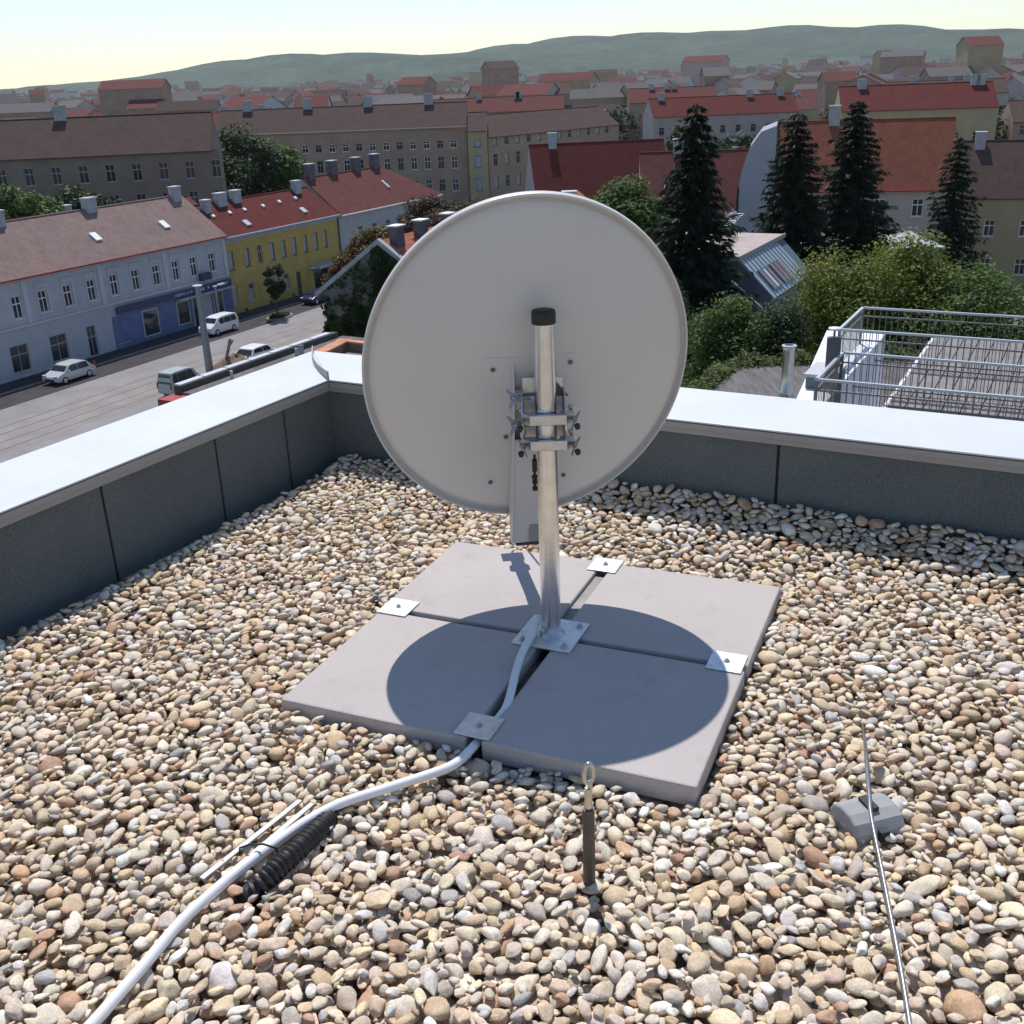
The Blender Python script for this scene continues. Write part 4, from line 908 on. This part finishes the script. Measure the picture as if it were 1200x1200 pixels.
for px, dist, H, rr_, lab, sd2 in ((252, 165, 16.5, 6.5, 'big dark tree behind the yellow house roof, leftmost of the row', 31), (292, 172, 17.5, 6.5, 'big dark tree in the middle of the row behind the yellow house roof', 32), (330, 176, 15.6, 5.5, 'lighter tree at the right end of the row behind the yellow house', 33)):
    broadleaf(lab, tl(px, dist), H, (rr_, rr_, H*.45), 'leafdark' if sd2 < 33 else 'leafgreen', 70, 150, .30, sd2, group='trees behind the yellow house')
broadleaf('dark tree at the far left behind the pale shop building', tl(110, 128), 13.0, (4.5, 4.5, 4.5), 'leafdark', 70, 150, .25, 34)
broadleaf('green tree at the left edge behind the pale shop roof', tl(30, 120), 13.5, (4.5, 4.5, 4.5), 'leafgreen', 70, 150, .25, 35)

# ---- modern house with zinc roof
mh0 = Vector((12.7, 58.8, G)); mh = thing('zinc_roofed_house', 'modern house with steep zinc sheet roof slope, dormer glazing strips and flat gravel top', 'house', mh0, math.atan2(.8754, .4835))
# local x: along the ridge away from the camera, local y: to the left; the slope falls towards -y
Lh = 9.0; zt_ = 12.0; zb_ = 9.9; out_ = 2.15
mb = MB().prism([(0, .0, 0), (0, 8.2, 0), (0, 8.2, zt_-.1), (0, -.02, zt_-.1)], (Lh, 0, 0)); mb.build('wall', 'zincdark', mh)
mb = MB().box(-.25, Lh+.2, -.15, 8.4, zt_-.097, zt_+.05); mb.build('flat_roof', 'gravelroof', mh)
mb = MB().box(-.3, Lh+.25, -.24, -.152, zt_-.14, zt_+.10).box(-.34, -.252, -.24, 8.4, zt_-.14, zt_+.10); mb.build('roof_edge', 'fascia', mh)
a_ = Vector((0, -.15, zt_-.12)); b_ = Vector((0, -out_, zb_)); sd3 = (b_-a_).normalized(); nn3 = Vector((0, sd3.z, -sd3.y)); nn3 = -nn3 if nn3.z < 0 else nn3
sl_ = MB().prism([a_, b_, b_-nn3*.2, a_-nn3*.2], (Lh-1.6, 0, 0)).build('zinc_slope', 'zinc', mh)
mb = MB(); k = 0
while k*.62 < Lh-1.6: mb.prism([a_+nn3*.002, b_+nn3*.002, b_+nn3*.045, a_+nn3*.045], (.035, 0, 0)); mb.v = mb.v[:-8]+[(x+k*.62, y, z) for x, y, z in mb.v[-8:]]; k += 1
mb.build('seams', 'zinc', sl_)
ls = (b_-a_).length
for i, x in enumerate((1.15, 1.75, 2.4, 3.35, 4.0, 4.65)):
    c = a_+sd3*ls*.62+nn3*.06+Vector((x, 0, 0)); MB().obox(c, ((1, 0, 0), sd3, nn3), (.27, ls*.25, .05)).build('skylight_frame', 'zincdark', sl_)
    MB().obox(c+nn3*.052, ((1, 0, 0), sd3, nn3), (.17, ls*.22, .006)).build('skylight_pane', 'skylight' if i not in (1,) else 'carsilver', sl_)
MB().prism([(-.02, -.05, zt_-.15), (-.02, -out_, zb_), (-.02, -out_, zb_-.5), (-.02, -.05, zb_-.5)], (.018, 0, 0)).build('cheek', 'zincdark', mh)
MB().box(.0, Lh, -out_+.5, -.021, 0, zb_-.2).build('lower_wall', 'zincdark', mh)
for y0, y1 in ((-out_-.15, 0),):
    MB().prism([(-1.1, .6, zt_-.5), (-1.1, -out_-.1, zb_-.65), (-1.1, -out_-.1, zb_-.8), (-1.1, .6, zt_-.65)], (.16, 0, 0)).build('stair_string', 'fascia', mh)
MB().box(-1.2, -.05, -out_-.5, -out_+.3, zb_-.95, zb_-.8).build('landing', 'terra', mh)
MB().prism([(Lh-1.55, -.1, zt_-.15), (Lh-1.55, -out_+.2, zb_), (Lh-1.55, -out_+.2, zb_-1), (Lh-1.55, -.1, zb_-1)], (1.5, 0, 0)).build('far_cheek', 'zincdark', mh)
MB().box(Lh+1.3, Lh+1.4, -out_-.2, -.1, zb_-.1, zb_+.0).build('rail', 'fascia', mh)
# aerial rack on its flat roof
rk = thing('roof_aerial_rack', 'jumbled metal aerial rack standing on the flat gravel roof beside the spruce', 'aerial rack', mh0+TD*6.2-TN*2.2+Z*(zt_+.05), TA)
mb = MB()
for i in range(5): mb.cyl((-1.5+i*.7, 0, 0), (-1.5+i*.7, 0, 1.5+.2*(i % 2)), .035, n=6)
for z in (.5, .9, 1.3): mb.cyl((-1.9, 0, z), (1.9, .2, z+.1), .03, n=6)
for i in range(9): mb.cyl((-1.8+i*.42, -.45, .9+.05*i), (-1.8+i*.42, .45, .95+.05*i), .022, n=6)
mb.build('rods', 'carsilver', rk)
for x, y in ((-1.2, .1), (.4, -.2), (1.3, .2)): MB().lathe((x, y, .9), (0.3, -1, .3), [(.02, -.06), (.2, -.03), (.28, .02), (.285, .03), (.2, -.01), (.02, -.04)], 16).build('dish_aerial', 'trim', rk)
# concrete wall behind it
cw = thing('concrete_annex', 'plain bluish concrete block right of the zinc roof', 'building', Vector((22.5, 74, G)), R(-4))
MB().box(-4, 7.4, 0, 8, 0, 9.7).build('wall', 'concwall', cw); MB().box(-4.1, 7.5, -.1, 8.1, 9.703, 9.85).build('roof_edge', 'chimgrey', cw)
gs = house('low house behind the dish, only its two white chimneys showing over the rim', Vector((.2, 56, G)), R(-2), 4.2, 8, 12.0, 14.3, 4, 'pinkwall', 'roofrust', (), chims=((2.55, 3.9, .62, .6, 1.25), (3.4, 3.9, .68, .6, 1.38)), cm='whitepaint', cat='house')

# ---- low flat roof with vines, steel flue, terrace house
fr2 = thing('flat_roof_annex', 'low annex with grey felt roof edged by green vines, beyond the right hand coping', 'building', (6.5, 24, G), 0)
def F2(x, y, z): return (x, y, z)
mb = MB().prism([(3.2, 19, G), (11.5, 17.5, G), (11.5, 28.2, G), (6.2, 28.3, G), (4.1, 24.6, G)], (0, 0, -6-G)); mb.build('roof_body', 'felt', fr2, True)
mb = MB()
for k in range(9): mb.box(3.6+k*.9, 3.63+k*.9, 19.5+.0*k, 28.0, -5.999, -5.975)
mb.build('felt_seam', 'deckdark', fr2, True) if 0 else None
rs = np.random.default_rng(8); n = 9000; u_ = rs.uniform(0, 1, n); L1 = 4.6/9.9
x = np.where(u_ < L1, 4.0+2.2*u_/L1, 6.2+5.3*(u_-L1)/(1-L1)); y = np.where(u_ < L1, 24.5+3.8*u_/L1, 28.25)
y = y+rs.normal(0, .16, n); x = x+rs.normal(0, .10, n); z = -5.98+np.abs(rs.normal(0, .09, n))*(1+.6*np.sin(x*5))
V, F = leaves(np.stack([x, y, z], 1), np.tile([0, -.3, 1], (n, 1)), .05, rs); o = np_mesh('vine_edge', V, F, 'grass'); tag(o, 'yellow green vines along the far edge of the grey flat roof', 'vines')
fl = thing('steel_flue', 'round stainless steel flue pipe rising from the grey flat roof', 'flue pipe', (5.72, 21.2, -6))
MB().lathe((5.72, 21.2, -6), Z, [(.122, 0), (.122, 1.2), (.126, 1.203), (.126, 1.23), (.120, 1.235), (.120, 2.1), (.124, 2.103), (.124, 2.13), (.12, 2.135), (.12, 2.18)], 24).build('pipe', 'stainless', fl, True)
MB().lathe((5.72, 21.2, -3.82), Z, [(.118, 0), (.15, .0), (.15, .02), (.118, .03), (.10, .035), (.1, .0)], 24).build('flue_rim', 'trim', fl, True)
MB().lathe((5.72, 21.2, -5.0), Z, [(.128, 0), (.17, .0), (.17, .02), (.128, .02)], 20).build('flue_collar', 'grey_steel', fl, True)

tt = thing('terrace_house', 'stepped terrace building with white walls and grey boarded decks right of the flue', 'building', (4.7, 15.8, G), 0)
A0 = Vector((4.68, 15.7, 0))
def T(a, b, z): return A0 + dl*a + dr*b + Z*z
def tbox(mb, a0, a1, b0, b1, z0, z1, m=0):
    v = [T(a, b, z) for z in (z0, z1) for b in (b0, b1) for a in (a0, a1)]
    mb.add(v, [(0, 1, 3, 2), (4, 6, 7, 5), (0, 4, 5, 1), (2, 3, 7, 6), (0, 2, 6, 4), (1, 5, 7, 3)], m)
mb = MB(); tbox(mb, -6, 2.3, .05, 9, G, -4.2); tbox(mb, 2.3, 8, .6, 9, G, -4.05); mb.build('body', 'terracewhite', tt, True)
mb = MB()
for k in range(30): tbox(mb, -5.9, 2.25, .12+k*.29, .12+k*.29+.27, -4.19, -4.12)
mb.build('deck_boards', 'woodboard', tt, True)
mb = MB()
for k in range(28): tbox(mb, 2.35, 7.9, .7+k*.29, .7+k*.29+.27, -4.04, -3.97)
mb.build('deck_boards', 'woodboard', tt, True)
def TF(px, py, z):
    q = onz(px, py, z)-A0; return q.dot(dl), q.dot(dr)
w0 = TF(932, 470, -3.6); w1 = TF(969, 387, -3.6); w0 = (w0[0], min(w0[1], -.06)); w1 = (w1[0], min(w1[1], -.06)); print('wedge', w0, w1)
mb = MB(); v = [T(w0[0]+(w0[0]-w1[0])*.3, w0[1]+(w0[1]-w1[1])*.3, 0), T(w0[0]+(w0[0]-w1[0])*.3, -.03, 0), T(w1[0], -.03, 0), T(w1[0], w1[1], 0)]
mb.prism([(q.x, q.y, G) for q in v], (0, 0, -3.6-G)); mb.build('side_wall', 'terracewhite', tt, True)
c0 = TF(942, 438, -3.35); c1 = TF(949, 423, -3.35)
mb = MB(); tbox(mb, c0[0], c1[0], c0[1], -.04, -3.40, -3.35); mb.build('box_coping', 'trim', tt, True)
mb = MB(); tbox(mb, c0[0]+.03, c1[0]-.03, c0[1]+.03, -.05, -3.595, -3.401); mb.build('box_side', 'zincdark', tt, True)
def railing(lab, corners, zt, zb, group='balcony railings on the right', step=.11):
    t = thing('balcony_railing', lab, 'railing', T(corners[0][0], corners[0][1], zb), 0, group)
    top = MB(); bars = MB(); mid = MB()
    for (a, b), (c, d) in zip(corners[:-1], corners[1:]):
        p, q = T(a, b, 0), T(c, d, 0); e = (q-p).normalized(); s = e.cross(Z)
        top.obox((p+q)/2+Z*zt, (e, s, Z), ((q-p).length/2+.02, .025, .018)); mid.obox((p+q)/2+Z*(zt-.16), (e, s, Z), ((q-p).length/2, .014, .012)); mid.obox((p+q)/2+Z*(zb+.08), (e, s, Z), ((q-p).length/2, .012, .012))
        k = 0; Ln = (q-p).length
        while k*step < Ln: bars.obox(p+e*(k*step)+Z*((zt+zb)/2), (e, s, Z), (.006, .006, (zt-zb)/2)); k += 1
        bars.obox(p+Z*((zt+zb)/2), (e, s, Z), (.022, .022, (zt-zb)/2))
    top.build('handrail', 'carsilver', t, True); mid.build('rail', 'grey_steel', t, True); bars.build('bars', 'grey_steel', t, True)
railing('nearer grey bar railing round the lower boarded deck', ((-.0, 7.5), (0, .0), (1.8, .0), (1.8, 7.5)), -3.0, -4.1)
r0_ = TF(984, 386, -2.9)
railing('farther grey bar railing behind the nearer one, higher in the picture', ((r0_[0], 8.), (r0_[0], r0_[1]), (r0_[0]+2.0, r0_[1]), (r0_[0]+2.0, 8.)), -2.9, -3.98)
_v = at(978, 390, 18.0); V3h, V3d, V3e, V3f, V3g = [Vector((_v.x, _v.y, q)) for q in (-4.1, -4.1, -2.70, -2.56, -2.58)]
vd = thing('vent_duct', 'dark grey round vent duct with a flat white disc lid beside the farther railing', 'vent duct', V3h)
MB().lathe(V3d, Z, [(.11, 0), (.11, .6), (.113, .605), (.113, .63), (.11, .635), (.11, 1.38)], 24).build('duct', 'chimdark', vd, True)
MB().cyl(V3e, V3f, .02, n=8).build('stem', 'grey_steel', vd, True)
MB().lathe(V3g, Z, [(.10, 0), (.105, .01), (.10, .02), (.02, .03)], 24).build('disc_lid', 'whitepaint', vd, True)

# ---- neighbouring lower roof between us and the street
na = thing('neighbour_roof', 'lower neighbouring building with grey roof strip, white jointed coping and red end wall', 'building', (-9, 28, G), 0)
NA = onz(203, 449, -6.0); NB = onz(382, 388, -6.0)
nd = (NB-NA).normalized(); no = Vector((nd.y, -nd.x, 0)); NL = (NB-NA).length
def Np(a, b, z): return Vector((NA.x, NA.y, 0))+nd*a+no*b+Z*z
def nbox(mb, a0, a1, b0, b1, z0, z1, m=0):
    v = [Np(a, b, z) for z in (z0, z1) for b in (b0, b1) for a in (a0, a1)]
    mb.add(v, [(0, 1, 3, 2), (4, 6, 7, 5), (0, 4, 5, 1), (2, 3, 7, 6), (0, 2, 6, 4), (1, 5, 7, 3)], m)
mb = MB(); nbox(mb, .0, NL+.5, .26, 5.5, G, -6.24); mb.build('flat_roof', 'felt', na, True)
mb = MB(); nbox(mb, .0, NL+.3, .0, .25, G, -6.08); mb.build('edge_wall', 'deckdark', na, True)
for k in range(7):
    mb = MB(); a = NL/7; nbox(mb, k*a+.03, (k+1)*a-.03, -.01, .22, -6.075, -6.03); mb.build('coping', 'trim', na, True)
mb = MB(); nbox(mb, -.6, -.005, -.05, 5.5, G, -6.3); mb.build('end_wall', 'redwall', na, True)
for k, (a, b) in enumerate(((1.7, .55), (4.6, .55))):
    MB().cyl(Np(a, b, -6.24), Np(a, b, -6.02), .045, n=8).build('roof_vent', 'trim', na, True)
tc = thing('terracotta_courtyard', 'low terracotta topped walls round a brown weathered flat roof behind the coping corner', 'building', (-5.9, 36, G), 0)
q0 = onz(335, 429, -5.9); q1 = onz(399, 398, -5.9); q2 = onz(520, 411, -5.9); q3 = onz(520, 470, -5.9); q0b = onz(335, 470, -5.9)
mb = MB().prism([Vector((q.x, q.y, G)) for q in (q0, q0b, q3, q2, q1)], (0, 0, -6.16-G)); mb.build('flat_roof', 'brownroof', tc, True)
for p, q, w_ in ((q0, q1, .40), (q1, q2, .26)):
    e = (q-p).normalized(); s = e.cross(Z); Ln = (q-p).length
    MB().obox((p+q)/2-Z*.16+s*w_/2, (e, s, Z), (Ln/2-.05, w_/2-.04, .14)).build('low_wall', 'brownroof', tc, True); MB().obox((p+q)/2+s*w_/2+Z*.01, (e, s, Z), (Ln/2-.0, w_/2, .03)).build('wall_coping', 'terra', tc, True)
cpt = thing('roof_pipe_stub', 'dark stub pipe on a small brick base beside the terracotta wall', 'vent', onz(354, 424, -6.2))
b_ = onz(354, 424, -6.2)
MB().cyl(b_, b_+Z*.48, .09, n=14).build('pipe', 'chimgrey', cpt, True); MB().obox(b_-Z*.0, (nd, no, Z), (.2, .16, .12)).build('brick_base', 'terra', cpt, True)
MB().cyl(b_+Z*.482, b_+Z*.50, .105, n=14).build('pipe_lid', 'chimdark', cpt, True)

# ---- vehicles
def car(lab, loc, rz, L, W, H, paint, kind='van', name='parked_car', cat='car', group=None):
    """local x forward; body, cabin glass, wheels, lamps"""
    t = thing(name, lab, cat, loc, rz, group); hl = L/2; g = .22
    if kind == 'van': pr = [(-hl, g+.15), (-hl+.02, .95), (-hl+.10, 1.45), (-hl+.28, H-.04), (-hl+.7, H), (.25, H), (.75, H-.10), (1.30, 1.16), (hl-.35, .98), (hl-.06, .80), (hl, .55), (hl-.03, g+.1), (hl-.3, g), (-hl+.3, g)]
    else: pr = [(-hl, g+.2), (-hl+.02, .72), (-hl+.35, .92), (-hl+.85, H-.06), (-hl+1.2, H), (.25, H), (.6, H-.07), (1.12, .98), (hl-.5, .84), (hl-.06, .66), (hl, .5), (hl-.03, g+.1), (hl-.3, g), (-hl+.3, g)]
    def yw(z): return W/2*(1.0 if z < .95 else 1.0-.16*(z-.95)/(H-.95))*(.96 if z < .4 else 1)
    mb = MB(); n = len(pr); V = [(x, -yw(z), z) for x, z in pr]+[(x, yw(z), z) for x, z in pr]
    mb.add(V, [tuple(range(n)), tuple(range(n, 2*n))[::-1]]+[(i, i+n, (i+1) % n+n, (i+1) % n) for i in range(n)]); body = mb.build('body', paint, t, bevel=.05, seg=3)
    zb, zt = (1.02, H-.16) if kind == 'van' else (.90, H-.10)
    sidep = ([(-hl+.30, zb, -.95, zt), (-.88, zb, .0, zt), (.08, zb, .98, zt)] if kind == 'van' else [(-hl+.75, zb, -.25, zt), (-.18, zb, .98, zt)])
    for s in (-1, 1):
        for x0, z0, x1, z1 in sidep:
            xe = min(x1, .55 if kind == 'van' else .45)
            pl = [(x0, z0), (x1, z0), (xe, z1), (x0+(.12 if x0 < -1 else 0), z1)]
            mb = MB(); mb.prism([(x, s*(yw(z)+.004), z) for x, z in pl], (0, s*.012, 0)); mb.build('side_window', 'glass', body)
    ws = [(.80, H-.16), (1.27, 1.18)] if kind == 'van' else [(.66, H-.13), (1.10, 1.0)]
    for nm, (xa, za), (xb, zb2) in (('windscreen', ws[0], ws[1]), ('rear_window', (-hl+.24, H-.18) if kind == 'van' else (-hl+.78, H-.14), (-hl+.07, 1.10) if kind == 'van' else (-hl+.40, .98))):
        nv = .02 if nm == 'windscreen' else -.02
        mb = MB(); mb.prism([(xa+nv, -yw(za)*.88, za), (xb+nv, -yw(zb2)*.92, zb2), (xb+nv, yw(zb2)*.92, zb2), (xa+nv, yw(za)*.88, za)], (nv, 0, abs(nv)*.6)); mb.build(nm, 'glass', body)
    for x in (-hl+.78, hl-.85):
        for s in (-1, 1):
            y = s*(W/2-.10); wh = MB().lathe((x, y-.1*s, .31), (0, s, 0), [(.30, 0), (.315, .03), (.315, .17), (.29, .20), (.2, .205)], 20).build('wheel', 'tyre', t)
            MB().cyl((x, y+.100*s, .31), (x, y+.112*s, .31), .19, n=16).build('rim', 'carsilver', wh)
    for s in (-1, 1):
        MB().obox((hl-.09, s*W*.36, .72), ((1, 0, -.3), (0, 1, 0), (.3, 0, 1)), (.06, .16, .08)).build('headlight', 'trim', t)
        MB().obox((-hl+.02, s*W*.44, .95), ((1, 0, 0), (0, 1, 0), (0, 0, 1)), (.03, .06, .2)).build('tail_light', 'redwall', t)
        MB().obox((.95 if kind == 'van' else .8, s*(W/2+.09), 1.10 if kind == 'van' else .98), ((1, 0, 0), (0, 1, 0), (0, 0, 1)), (.06, .09, .08)).build('mirror', paint, t)
    MB().box(hl-.02, hl+.02, -W*.3, W*.3, .36, .52).build('grille', 'rubber', t)
    return t
dv = (onz(280, 383, G)-onz(246, 396, G)); 
vp = S(-6.9, 4.0); 
car('white compact van parked at the far kerb in front of the blue shop', Vector((vp.x, vp.y, G)), TA+math.pi, 4.0, 1.62, 1.68, 'carwhite', 'van', 'parked_van', 'van')
vp = S(8.6, 4.1); car('dark blue car parked at the far kerb in front of the yellow house', Vector((vp.x, vp.y, G)), TA+math.pi, 3.9, 1.6, 1.38, 'carblue', 'car')
vp = onz(303, 424, G); car('white car seen over the neighbouring coping', vp, TA, 4.3, 1.75, 1.5, 'carwhite', 'car')
vp = onz(214, 460, G); car('pale green delivery van, its roof showing over the left end of the coping', vp, TA, 3.6, 1.5, 1.95, 'cargreen', 'van', 'parked_van', 'van')
vp = S(-25, 4.0); car('silver car parked at the kerb near the left edge of the picture', Vector((vp.x, vp.y, G)), TA+math.pi, 4.1, 1.7, 1.45, 'carsilver', 'car')
sh_ = onz(277, 434, G); rs = np.random.default_rng(2)
V = []; F = []; nn_ = 20; rr_ = 8
for i in range(rr_+1):
    for j in range(nn_):
        a = 6.283*j/nn_; r = 2.0*i/rr_; V.append((sh_.x+r*math.cos(a)*1.15*(1+.1*math.sin(3*a)), sh_.y+r*math.sin(a)*(1+.1*math.cos(2*a)), G+1.25*(1-(i/rr_)**1.6)*(1+.12*math.sin(a*3+i)+.05*rs.normal())))
for i in range(rr_):
    for j in range(nn_): F.append((i*nn_+j, (i+1)*nn_+j, (i+1)*nn_+(j+1) % nn_, i*nn_+(j+1) % nn_))
mb = MB(); mb.add(V, F, 0, True); tag(mb.build('soil_heap', 'soil'), 'heap of brown earth by the road, seen over the neighbouring coping', 'soil heap')
b = onz(262, 436, G); mb = MB().cyl(b, b+Vector((.75, .2, 2.3)), .13, n=8).cyl(b+Vector((.75, .2, 2.31)), b+Vector((.95, .25, 2.62)), .2, n=8); tag(mb.build('leaning_post', 'grey_steel'), 'leaning dark post beside the heap of earth', 'post')

# planting bed at the road edge
pb = S(.6, 5.3, 0); pt = thing('planting_bed', 'oval kerbed planting bed with dry reddish plants on the road edge', 'planting bed', pb)
mb = MB(); n_ = 28
ring = lambda a, b, z: [Vector((pb.x, pb.y, G))+TD*(a*math.cos(6.283*i/n_))+TN*(b*math.sin(6.283*i/n_))+Z*z for i in range(n_)]
V = ring(1.7, 1.05, .01)+ring(1.7, 1.05, .16)+ring(1.5, .85, .16)+ring(1.5, .85, .08); F = []
for k in range(3):
    for i in range(n_): F.append((k*n_+i, k*n_+(i+1) % n_, (k+1)*n_+(i+1) % n_, (k+1)*n_+i))
F.append(tuple(range(3*n_, 4*n_))[::1]); mb.add(V, F); mb.build('kerb_ring', 'kerb', pt, True)
rs = np.random.default_rng(6); n = 1400; a = rs.uniform(0, 6.28, n); r = np.sqrt(rs.uniform(0, 1, n))*.92
P = np.array(pb)[None]+np.outer(np.cos(a)*r*1.45, np.array(TD))+np.outer(np.sin(a)*r*.8, np.array(TN))+np.outer(np.abs(rs.normal(0, .14, n))+.1, [0, 0, 1]); P = P-np.array(pb)
V, F = leaves(P, np.tile([0, 0, 1.], (n, 1)), .10, rs); np_mesh('plants', V, F, 'leafrust', pt)

# lamps
def lamp(lab, base, H, armd, arml, r=.12):
    t = thing('street_lamp', lab, 'street lamp', base); b = Vector(base)
    MB().tube([b, b+Z*H*.5, b+Z*H], [r*1.25, r*1.05, r*.85], 12).build('post', 'lamppost', t, True)
    MB().cyl(b+Z*(H+.003), b+Z*(H+.09), r*1.5, n=14).build('post_cap', 'trim', t, True)
    if arml:
        e = Vector(armd).normalized(); MB().tube([b+Z*(H-.15), b+Z*(H+.05)+e*arml*.5, b+Z*(H+.12)+e*arml], .05, 8).build('arm', 'lamppost', t, True)
        MB().obox(b+Z*(H+.10)+e*(arml+.35), (e, e.cross(Z), Z), (.42, .15, .07)).build('lamp_head', 'lampglass', t, True)
lb = onz(246, 436, G); lamp('tall thick grey post standing at the near side of the road', lb, 7.0, TD, 0, .26)
lb = S(-4.5, 2.0, .13); lamp('pale lamp post with short arm in front of the shop corner', lb, 3.7, TD, .55, .13)
lt = S(-9.6, 5.0, .13)

# ---- farther town, up to the skyline
rs = random.Random(12)
far = [(-150, 230, 12, 'sand', 'roofbrown', 'sand coloured distant block with brown roof at the far left edge'), (-118, 190, 6, 'grey_render', 'roofrust', 'grey distant block with rusty roof near the left edge'), (-95, 235, 3, 'beige', 'roofdark', 'beige distant block with dark red roof behind the tall shaded block'),
       (-66, 262, 0, 'pinkwall', 'roofrust', 'pale pink distant block behind the dark trees on the left'), (62, 205, -10, 'sand', 'roofdark', 'sand coloured distant block right of the orange roofed house'), (84, 170, -16, 'grey_render', 'roofrust', 'grey distant block with rusty roof near the right edge'),
       (98, 215, -12, 'beige', 'roofbrown', 'beige distant block with brown roof at the far right edge'), (36, 262, 4, 'pinkwall', 'roofdark', 'pale pink distant block behind the orange roofed house'), (-20, 330, 0, 'sand', 'roofrust', 'sand coloured distant block far behind the long beige block'),
       (-90, 345, 8, 'grey_render', 'roofdark', 'grey windowless looking block far off on the left'), (40, 345, -5, 'beige', 'roofrust', 'beige block far off, right of the middle'), (110, 320, -12, 'pinkwall', 'roofbrown', 'pale pink block far off near the right edge')]
for i, (x, y, a, wm, rm, lab) in enumerate(far):
    Lx = rs.uniform(26, 40); Hh = rs.uniform(10.5, 14.5); nwin = int(Lx/3.6)
    wins = grid_w(2., nwin, 3.6, 1.2, ((1.2, 1.9), (4.8, 1.9), (8.2, 1.7)), 'dark') if y < 270 else ()
    house(lab, Vector((x, y, G)), R(a), Lx, 12, Hh, Hh+rs.uniform(3.2, 4.5), 6, wm, rm, wins, cat='apartment block', name='apartment_block', group='distant apartment blocks', chims=tuple((rs.uniform(2, Lx-2), 5.6, 1.5, .9, 1.4) for k in range(3)))
# distant roofs: one mass nobody could count
mb = MB(); rr = random.Random(5)
for k in range(1500):
    y = 380+2200*rr.random()**1.3; x = (rr.random()-.5)*y*1.25; w_ = rr.uniform(9, 26); d_ = rr.uniform(9, 14); h_ = rr.uniform(8, 17)*(1.0 if rr.random() < .93 else 1.7); z0 = G-.04+max(0, (y-1200))*.012
    a = rr.choice((0, .4, -.5, 1.2)); ca, sa = math.cos(a), math.sin(a); q = lambda u_, v_, z: (x+u_*ca-v_*sa, y+u_*sa+v_*ca, z0+z)
    wmi = rr.randrange(4); rmi = 4+rr.randrange(3)
    mb.add([q(0, 0, -12), q(w_, 0, -12), q(w_, d_, -12), q(0, d_, -12), q(0, 0, h_), q(w_, 0, h_), q(w_, d_, h_), q(0, d_, h_), q(0, d_/2, h_+3.2), q(w_, d_/2, h_+3.2)], [(0, 1, 5, 4), (1, 2, 6, 9, 5), (2, 3, 7, 6), (3, 0, 4, 8, 7)], wmi)
    mb.add([q(-.3, -.4, h_-.1), q(w_+.3, -.4, h_-.1), q(w_+.3, d_/2, h_+3.3), q(-.3, d_/2, h_+3.3), q(w_+.3, d_+.4, h_-.1), q(-.3, d_+.4, h_-.1)], [(0, 1, 2, 3), (3, 2, 4, 5)], rmi)
tag(mb.build('distant_town', ['beige', 'pinkwall', 'trim', 'sand', 'roofrust', 'roofbrown', 'felt']), 'mass of small distant houses and red roofs below the horizon', None, None, 'stuff')
# tree masses between the far houses
rs = np.random.default_rng(77); P, N = [], []
for k in range(620):
    y = 215+900*rs.uniform()**1.4; x = (rs.uniform()-.5)*y*1.25; h = rs.uniform(7, 13); r = rs.uniform(3, 6)
    if abs(x+10) < 55 and y < 235: continue
    m_ = int(420*min(1, 300/y)); q = rs.normal(0, 1, (m_, 3)); q /= np.linalg.norm(q, axis=1)[:, None]; lump = 1+.25*np.sin(q[:, 0:1]*5+k)*np.sin(q[:, 1:2]*4)
    P.append(np.array([x, y, G+h*.55])+q*np.array([r, r, h*.5])*lump*rs.uniform(.7, 1, (m_, 1))); N.append(q+[0, 0, .5])
P = np.concatenate(P); N = np.concatenate(N); V, F = leaves(P, N, .75, rs); tag(np_mesh('distant_woods', V, F, 'leafdark'), 'far off mass of dark trees among the distant houses', None, None, 'stuff')
# hills on the horizon
mb = MB(); nx_, ny_ = 90, 10; V = []
for j in range(ny_+1):
    for i in range(nx_+1):
        x = -3400+6800*i/nx_; y = 2700+3000*j/ny_; e = math.sin(math.pi*min(1, j/ny_*.9))
        V.append((x, y, G-2+e*(90+55*math.sin(x*.0011+1)+30*math.sin(x*.0031+j)+14*math.sin(x*.009+j*2))))
mb.add(V, [(j*(nx_+1)+i, j*(nx_+1)+i+1, (j+1)*(nx_+1)+i+1, (j+1)*(nx_+1)+i) for j in range(ny_) for i in range(nx_)], 0, True)
tag(mb.build('hills', 'hill'), kind='structure')
# the air: pale haze over the whole place
m = bpy.data.materials.new('haze_air'); m.use_nodes = True; nt = m.node_tree; nt.nodes.clear()
out = nt.nodes.new('ShaderNodeOutputMaterial'); pv = nt.nodes.new('ShaderNodeVolumePrincipled')
pv.inputs['Color'].default_value = (.86, .90, .96, 1); pv.inputs['Density'].default_value = .00005; pv.inputs['Anisotropy'].default_value = .2
nt.links.new(pv.outputs[0], out.inputs['Volume']); M['haze'] = m
o = MB().box(-3900, 3900, -320, 6100, G-14, 190).build('haze', 'haze'); tag(o, 'thin pale summer haze over the town', None, None, 'stuff')
print('town t %.1f' % (time.time()-T0))
